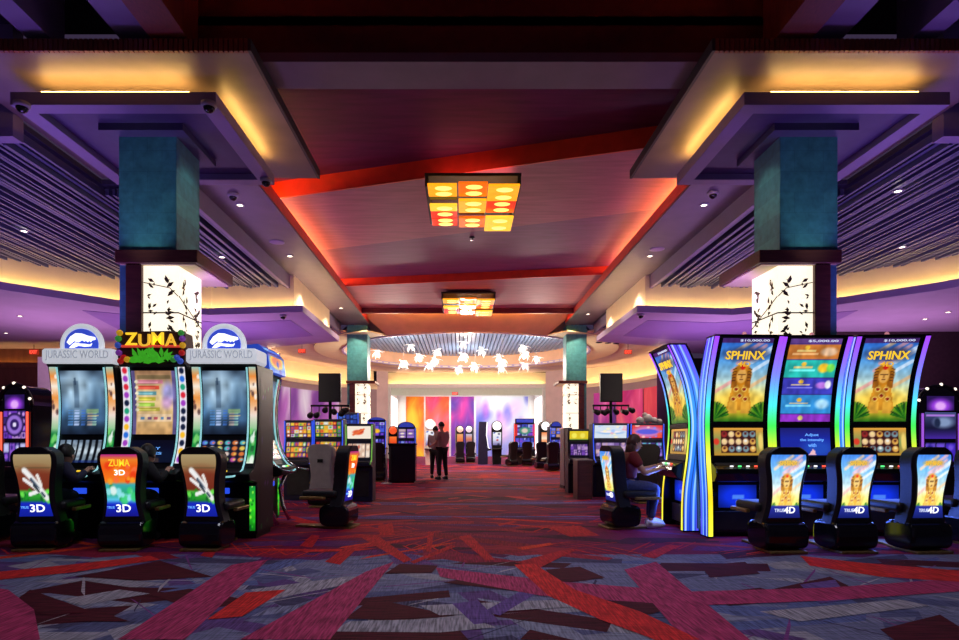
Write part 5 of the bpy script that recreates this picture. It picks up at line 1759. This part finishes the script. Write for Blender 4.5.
chandelier('nearer chandelier of amber and red glass blocks under the rose ceiling', X(472, 12.6), 12.5, 5.80, 6.40)
chandelier('farther chandelier of amber glass blocks, close before the rotunda', X(468, 21.5), 21.4, 5.72, 6.17)


def flower_mat():
    m = mat('white_petal', rgb(250, 244, 238), .4, noise=.03, emit=(1, .95, .9), estr=.7)
    return m


petal = flower_mat()
pts = [(35, 265), (170, 320), (205, 235), (245, 285), (340, 262), (325, 305), (300, 330), (470, 220), (470, 283), (450, 348), (530, 335), (565, 257), (650, 290), (668, 312), (665, 345), (770, 240), (780, 275), (838, 295), (780, 330)]
where = ['at the outer end near the far podium side pillar', 'low and second from the outer end', 'highest of the first cluster', 'middle of the first cluster', 'upper one of the second cluster', 'middle one of the second cluster',
         'lowest of the second cluster', 'highest one, over the entrance centre', 'just under the highest central one', 'lowest of the central ones', 'low, just past the entrance centre', 'alone and high past the entrance centre',
         'upper of the three stacked ones', 'middle of the three stacked ones', 'lowest of the three stacked ones', 'highest of the end cluster', 'second highest of the end cluster', 'outermost of the end cluster', 'lowest of the end cluster']
r = random.Random(8)
flower = None
fl = None
for (u, v), wtxt in zip(pts, where):
    px, py = 370 + u / 5.047, 300 + v / 5.05
    d = 27.4 + 1.3 * (pts.index((u, v)) * 2 % 5) * .7
    loc = (X(px, d), d, Z(py, d))
    lab = 'white glowing flower pendant, ' + wtxt
    if fl is None:
        fl = thing('flower_pendant', lab, 'pendant lamp', loc, 0, 'white flower pendants of the rotunda')
        b = MB()
        b.sm = True
        rr = random.Random(5)
        for k in range(18):
            a, el = rr.uniform(0, 2 * PI), rr.uniform(-1.1, 1.2)
            L_, w = rr.uniform(.2, .40), rr.uniform(.05, .085)
            d3 = Vector((math.cos(a) * math.cos(el), math.sin(a) * math.cos(el), math.sin(el) * .75))
            s = d3.cross(Vector((0, 0, 1))).normalized() * w
            up = s.cross(d3).normalized() * .05
            vs = []
            for q in range(5):
                f_ = q / 4
                wd = math.sin(PI * (.12 + .88 * f_)) ** .7
                c = d3 * (L_ * f_) - up * (3 * f_ * f_ - 1)
                vs += [c - s * wd, c + up * .6 * wd * 0 - up * .4, c + s * wd]
            fs = []
            for q in range(4):
                fs += [(3 * q, 3 * q + 1, 3 * q + 4, 3 * q + 3), (3 * q + 1, 3 * q + 2, 3 * q + 5, 3 * q + 4)]
            b.add(vs, fs)
        b.build('petals', petal, fl)
        MB().ell((0, 0, 0), .07, .07, .07, 10, 7).build('lamp', 'lamp_white', fl)
        c = MB().tube([(0, 0, .05), (0, 0, 1)], .006, 5).build('cord', 'greyplastic', fl)
        cur = fl
    else:
        cur = dup(fl, lab, loc, r.uniform(0, 6), 'white flower pendants of the rotunda')
    for ch in cur.children:
        if ch.name.startswith('cord'):
            ch.scale = (1, 1, 6.2 - loc[2])

# downlights
dl = None
def downlight(px, py, z, lab, lamp=None):
    global dl
    d = (z - CAMZ) * F / (HY - py)
    loc = (X(px, d), d, z)
    if dl is None:
        dl = thing('downlight', lab, 'ceiling light', loc, 0, 'recessed downlights')
        MB().lathe([(.09, .01), (.09, -.008), (.06, -.012), (.06, -.002)], (0, 0, 0), 20, cap=False).build('trim_ring', 'greyplastic', dl)
        MB().lathe([(.058, -.004), (.03, -.006)], (0, 0, 0), 16).build('lamp', 'lamp_white', dl)
        cur = dl
    else:
        cur = dup(dl, lab, loc, 0, 'recessed downlights')
    if lamp:
        l = bpy.data.lights.new('downlight_beam', 'SPOT')
        l.energy, l.color, l.spot_size, l.spot_blend, l.shadow_soft_size = lamp[0], lamp[1], lamp[2], .7, .06
        o = bpy.data.objects.new('downlight_beam', l)
        COL.objects.link(o)
        o.location = (loc[0], loc[1], loc[2] - .03)
    return cur


for (px, py, z, lab) in (
        (24, 231, 5.58, 'downlight in the slatted ceiling over the violet wheel machine side'), (222, 257, 5.58, 'downlight in the slatted ceiling just past the dinosaur side pillar'),
        (240, 205, 5.92, 'nearest downlight in the bulkhead on the dinosaur side'), (290, 256, 5.92, 'second downlight in the bulkhead on the dinosaur side'), (341, 308, 5.92, 'farthest downlight in the bulkhead on the dinosaur side'),
        (704, 205, 5.92, 'nearest downlight in the bulkhead on the statue side'), (650, 256, 5.92, 'second downlight in the bulkhead on the statue side'), (588, 314, 5.92, 'farthest downlight in the bulkhead on the statue side'),
        (898, 191, 5.58, 'downlight in the slatted ceiling above the outer statue chair'), (857, 284, 5.58, 'downlight low in the slatted ceiling beside the statue side pillar'), (902, 247, 5.58, 'faint downlight halfway up the slatted ceiling on the statue side'),
        (20, 316, 4.795, 'downlight in the lavender ceiling over the arched machines, farther from the wall'), (6, 333, 4.795, 'downlight in the lavender ceiling nearest the brown wall'),
        (925, 319, 4.795, 'downlight in the lavender ceiling over the violet edged machine'), (948, 312, 4.795, 'downlight in the lavender ceiling at the outer picture edge')):
    downlight(px, py, z, lab)
# spot beams: carpet downlights, plus added unseen fills for pillars, wall and ceiling
WA, CO = (1, .78, .70), (.84, .84, 1)
def beam(x, y, z, e, c, size=1.5, soft=.1, aim=None):
    l = bpy.data.lights.new('ceiling_beam', 'SPOT')
    l.energy, l.color, l.spot_size, l.spot_blend, l.shadow_soft_size = e, c, size, .8, soft
    o = bpy.data.objects.new('ceiling_beam', l)
    COL.objects.link(o)
    o.location = (x, y, z)
    if aim:
        o.rotation_euler = (Vector(aim) - Vector((x, y, z))).to_track_quat('-Z', 'Y').to_euler()


# domes, speakers, sprinklers, exit signs
dm = None
def dome(px, py, z, lab):
    global dm
    d = (z - CAMZ) * F / (HY - py)
    loc = (X(px, d), d, z)
    if dm is None:
        dm = thing('dome_camera', lab, 'camera', loc, 0, 'ceiling dome cameras')
        MB().lathe([(.10, 0), (.10, -.04), (.085, -.06)], (0, 0, 0), 20).build('housing', 'greyplastic', dm)
        MB().ell((0, 0, -.06), .075, .075, .07, 14, 9).build('dome', 'gloss_black', dm)
        return dm
    return dup(dm, lab, loc, 0, 'ceiling dome cameras')


for (px, py, z, lab) in ((22, 103, 5.6, 'dome camera at the outer front corner of the canopy on the dinosaur side'), (209, 103, 5.6, 'dome camera at the inner front corner of the canopy on the dinosaur side'),
                         (266, 179, 5.6, 'dome camera at the inner back corner of the canopy on the dinosaur side'), (713, 192, 5.93, 'dark dome camera under the bulkhead on the statue side'),
                         (641, 314, 4.8, 'dark dome camera at the corner of the lower ceiling on the statue side'), (283, 315, 4.8, 'dark dome camera at the corner of the lower ceiling on the dinosaur side'),
                         (233, 194, 5.93, 'dark dome camera under the bulkhead on the dinosaur side')):
    dome(px, py, z, lab)
sp_ = None
for (px, py, lab) in ((277, 242, 'round white ceiling speaker in the bulkhead on the dinosaur side'), (657, 249, 'round white ceiling speaker in the bulkhead on the statue side')):
    d = (5.93 - CAMZ) * F / (HY - py)
    t = thing('ceiling_speaker', lab, 'speaker', (X(px, d), d, 5.93), 0, 'round ceiling speakers')
    MB().lathe([(.17, .0), (.17, -.012), (.15, -.016)], (0, 0, 0), 24).build('grille', 'lavender', t)
    MB().lathe([(.185, .0), (.185, -.008), (.17, -.01)], (0, 0, 0), 24, cap=False).build('rim', 'greyplastic', t)
for (px, py, z, lab) in ((472, 237, 6.40, 'small sprinkler head just past the nearer chandelier'),):
    d = (z - CAMZ) * F / (HY - py)
    t = thing('sprinkler', lab, 'sprinkler', (X(px, d), d, z))
    MB().lathe([(.07, 0), (.07, -.02), (.03, -.03)], (0, 0, 0), 16).build('escutcheon', 'dark', t)
    MB().lathe([(.02, -.03), (.02, -.08), (.045, -.085), (.045, -.09)], (0, 0, 0), 12).build('head', 'chrome', t)
rl = None
for k, (px, py) in enumerate(((599, 343.5), (608, 344), (616, 344.5))):
    d = (4.8 - CAMZ) * F / (HY - py) - .25
    loc = (X(px, d), d, 4.795)
    lab = 'dark recessed spot in the lower ceiling on the statue side, ' + ('nearest the far pillar', 'middle of three', 'farthest from the far pillar')[k]
    if rl is None:
        rl = thing('recessed_spot', lab, 'ceiling light', loc, 0, 'dark recessed spots')
        MB().lathe([(.12, .01), (.12, -.006), (.1, -.01)], (0, 0, 0), 18).build('trim_ring', 'dark', rl)
        MB().lathe([(.06, -.012), (.03, -.02)], (0, 0, 0), 12).build('lamp_face', 'black', rl)
    else:
        dup(rl, lab, loc, 0, 'dark recessed spots')
for (px, py, d, lab) in ((34, 352, 23.4, 'red exit sign hanging near the brown timber wall'), (302, 351, 27, 'red exit sign under the ceiling beside the display on the dinosaur side'), (628, 352, 27, 'red exit sign under the ceiling beside the display on the statue side'), (455, 393.5, 40.7, 'red exit sign over the far entrance')):
    z = Z(py, d)
    t = thing('exit_sign', lab, 'sign', (X(px, d), d, z), 0, 'red exit signs')
    w = .2 if d > 35 else .17
    b = MB().box(-w, w, -.03, .03, -.1, .1).build('case', mat('exit_case', rgb(120, 20, 20), .4, emit=(1, .07, .03), estr=.28), t, .008)
    lettering('sign_lettering', 'EXIT', b, (0, -.034, 0), (1, 0, 0), (0, 0, 1), w * 1.6, .13, .006, 'red_lit')
    ceil_z = 4.8 if d < 24 else 5.62
    if d < 35:
        MB().tube([(0, 0, .09), (0, 0, ceil_z - z)], .012, 6).build('hanger', 'dark', t)

# ------------------------------------------------------------------ room light, including added lamps without a fitting

PU = (.36, .16, 1.0)
for f, dx in ((lambda x: x, 0), (mx, 0)):
    beam(f(5.05), 8.0, 2.75, 70, (.66, .92, 1), .62, .1, (f(5.05), 9.05, 4.75))  # added uplight at the bank top, brightens the pillar front
    beam(f(4.3), 24.2, 5.9, 340, (1, .95, .66), .9, .08, (f(4.75), 25.5, 4.7))  # added accent beam for the far pillar, no fixture
    beam(f(3.4), 9.2, 5.55, 30, (.8, 1, .85), .9, .08, (f(4.63), 9.4, 4.7))  # added accent beam for the pillar side, no fixture
beam(-13, 19.5, 4.7, 160, (1, .8, .6), 2.2, .2)  # added warm fill for the brown wall and pier
for f in (lambda x: x, mx):
    beam(f(3.7), 8.3, 2.75, 420, PU, .8, .15, (f(5.45), 14.5, 5.75))  # added violet beam aimed up at the bulkhead drop, no fixture
    beam(f(3.6), 7.9, 2.75, 45, PU, .7, .15, (f(4.0), 9.3, 5.6))  # added violet beam aimed up at the canopy, no fixture
BL = (.10, .20, 1)
area(2.84, 8.5, .5, .25, .5, 14, BL, (0, R(75), 0))  # added blue lamp, throws the belly screen's glow onto the floor
for px in (742, 811, 884):
    area(X(px, 7.6), 7.66, .5, .5, .25, 7, BL, (R(-75), 0, 0))  # added blue lamps for the floor glow below the belly screens
for f in (lambda x: x, mx):
    area(f(6.6), 8.6, 2.75, 1.6, .8, 45, PU, (PI, 0, 0))              # added violet uplights above the machine banks, no fitting
    area(f(9.0), 12.5, 2.2, 2.5, 2.5, 80, (.40, .24, 1.0), (PI, 0, 0))  # added violet uplight for the slatted ceiling
    area(f(8.2), 19.5, 2.0, 3.0, 2.5, 150, (.80, .42, .95), (PI, 0, 0))  # added pink-violet uplight for the lower ceiling
    area(f(13.0), 18.5, 2.0, 3.0, 3, 120, (.85, .45, .8), (PI, 0, 0))  # added pink uplight for the outer lower ceiling
    for y in (12.0, 15.0, 18.5, 22):
        beam(f(4.85), y, 5.88, 330, WA, 1.9)
for f in (lambda x: x, mx):
    area(f(4.55), 17.5, 6.17, .06, 12, 26, (1, .26, .42), (0, R(115) if f(1) > 0 else R(-115), 0))  # added pink wash over the vault panels, no fitting
for x in (-2.5, 2.9):
    beam(x, 5.0, 6.9, 240, CO, 2.0, .3)  # added cool beam to brighten the near carpet
beam(.25, 5.6, 6.0, 165, CO, 2.2, .3)  # added cool beam in mid air over the near carpet
for x, y in ((-3.2, 29), (3.7, 29), (.25, 33.5), (.25, 27.5)):
    l = bpy.data.lights.new('flower_glow', 'POINT')
    l.energy, l.color, l.shadow_soft_size = 470, (1, .86, .72), .25
    o = bpy.data.objects.new('flower_glow', l)
    COL.objects.link(o)
    o.location = (x, y, 4.6)
area(.5, 42.8, 4.55, 7, 3, 420, (1, .98, .95))  # added overhead lamp standing in for the entrance daylight
for x in (mx(8.5), 8.5):
    beam(x * .95, 27.5, 5.4, 160, WA, 1.9)  # added fill beam for the rotunda floor

w = bpy.data.worlds.new('World')
SC.world = w
w.use_nodes = True
bg = w.node_tree.nodes['Background']
bg.inputs['Color'].default_value = (.075, .05, .11, 1)
bg.inputs['Strength'].default_value = .5

# ------------------------------------------------------------------ camera
cam = bpy.data.cameras.new('Camera')
co = bpy.data.objects.new('Camera', cam)
COL.objects.link(co)
SC.camera = co
cam.sensor_fit = 'HORIZONTAL'
cam.sensor_width = 36
cam.lens = F / 959 * 36
co.location = (0, 0, CAMZ)
co.rotation_euler = (PI / 2, 0, 0)
cam.shift_x = (479.5 - CX) / 959
cam.shift_y = (HY - 320) / 959
cam.clip_end = 200
SC.view_settings.view_transform = 'Standard'
SC.view_settings.look = 'None'
SC.view_settings.exposure = 0.0
SC.view_settings.gamma = 1.0
SC.view_settings.use_curve_mapping = False
SC.cycles.use_denoising = True
SC.cycles.max_bounces = 6
SC.cycles.diffuse_bounces = 3
SC.cycles.glossy_bounces = 3
SC.cycles.sample_clamp_indirect = 4.0
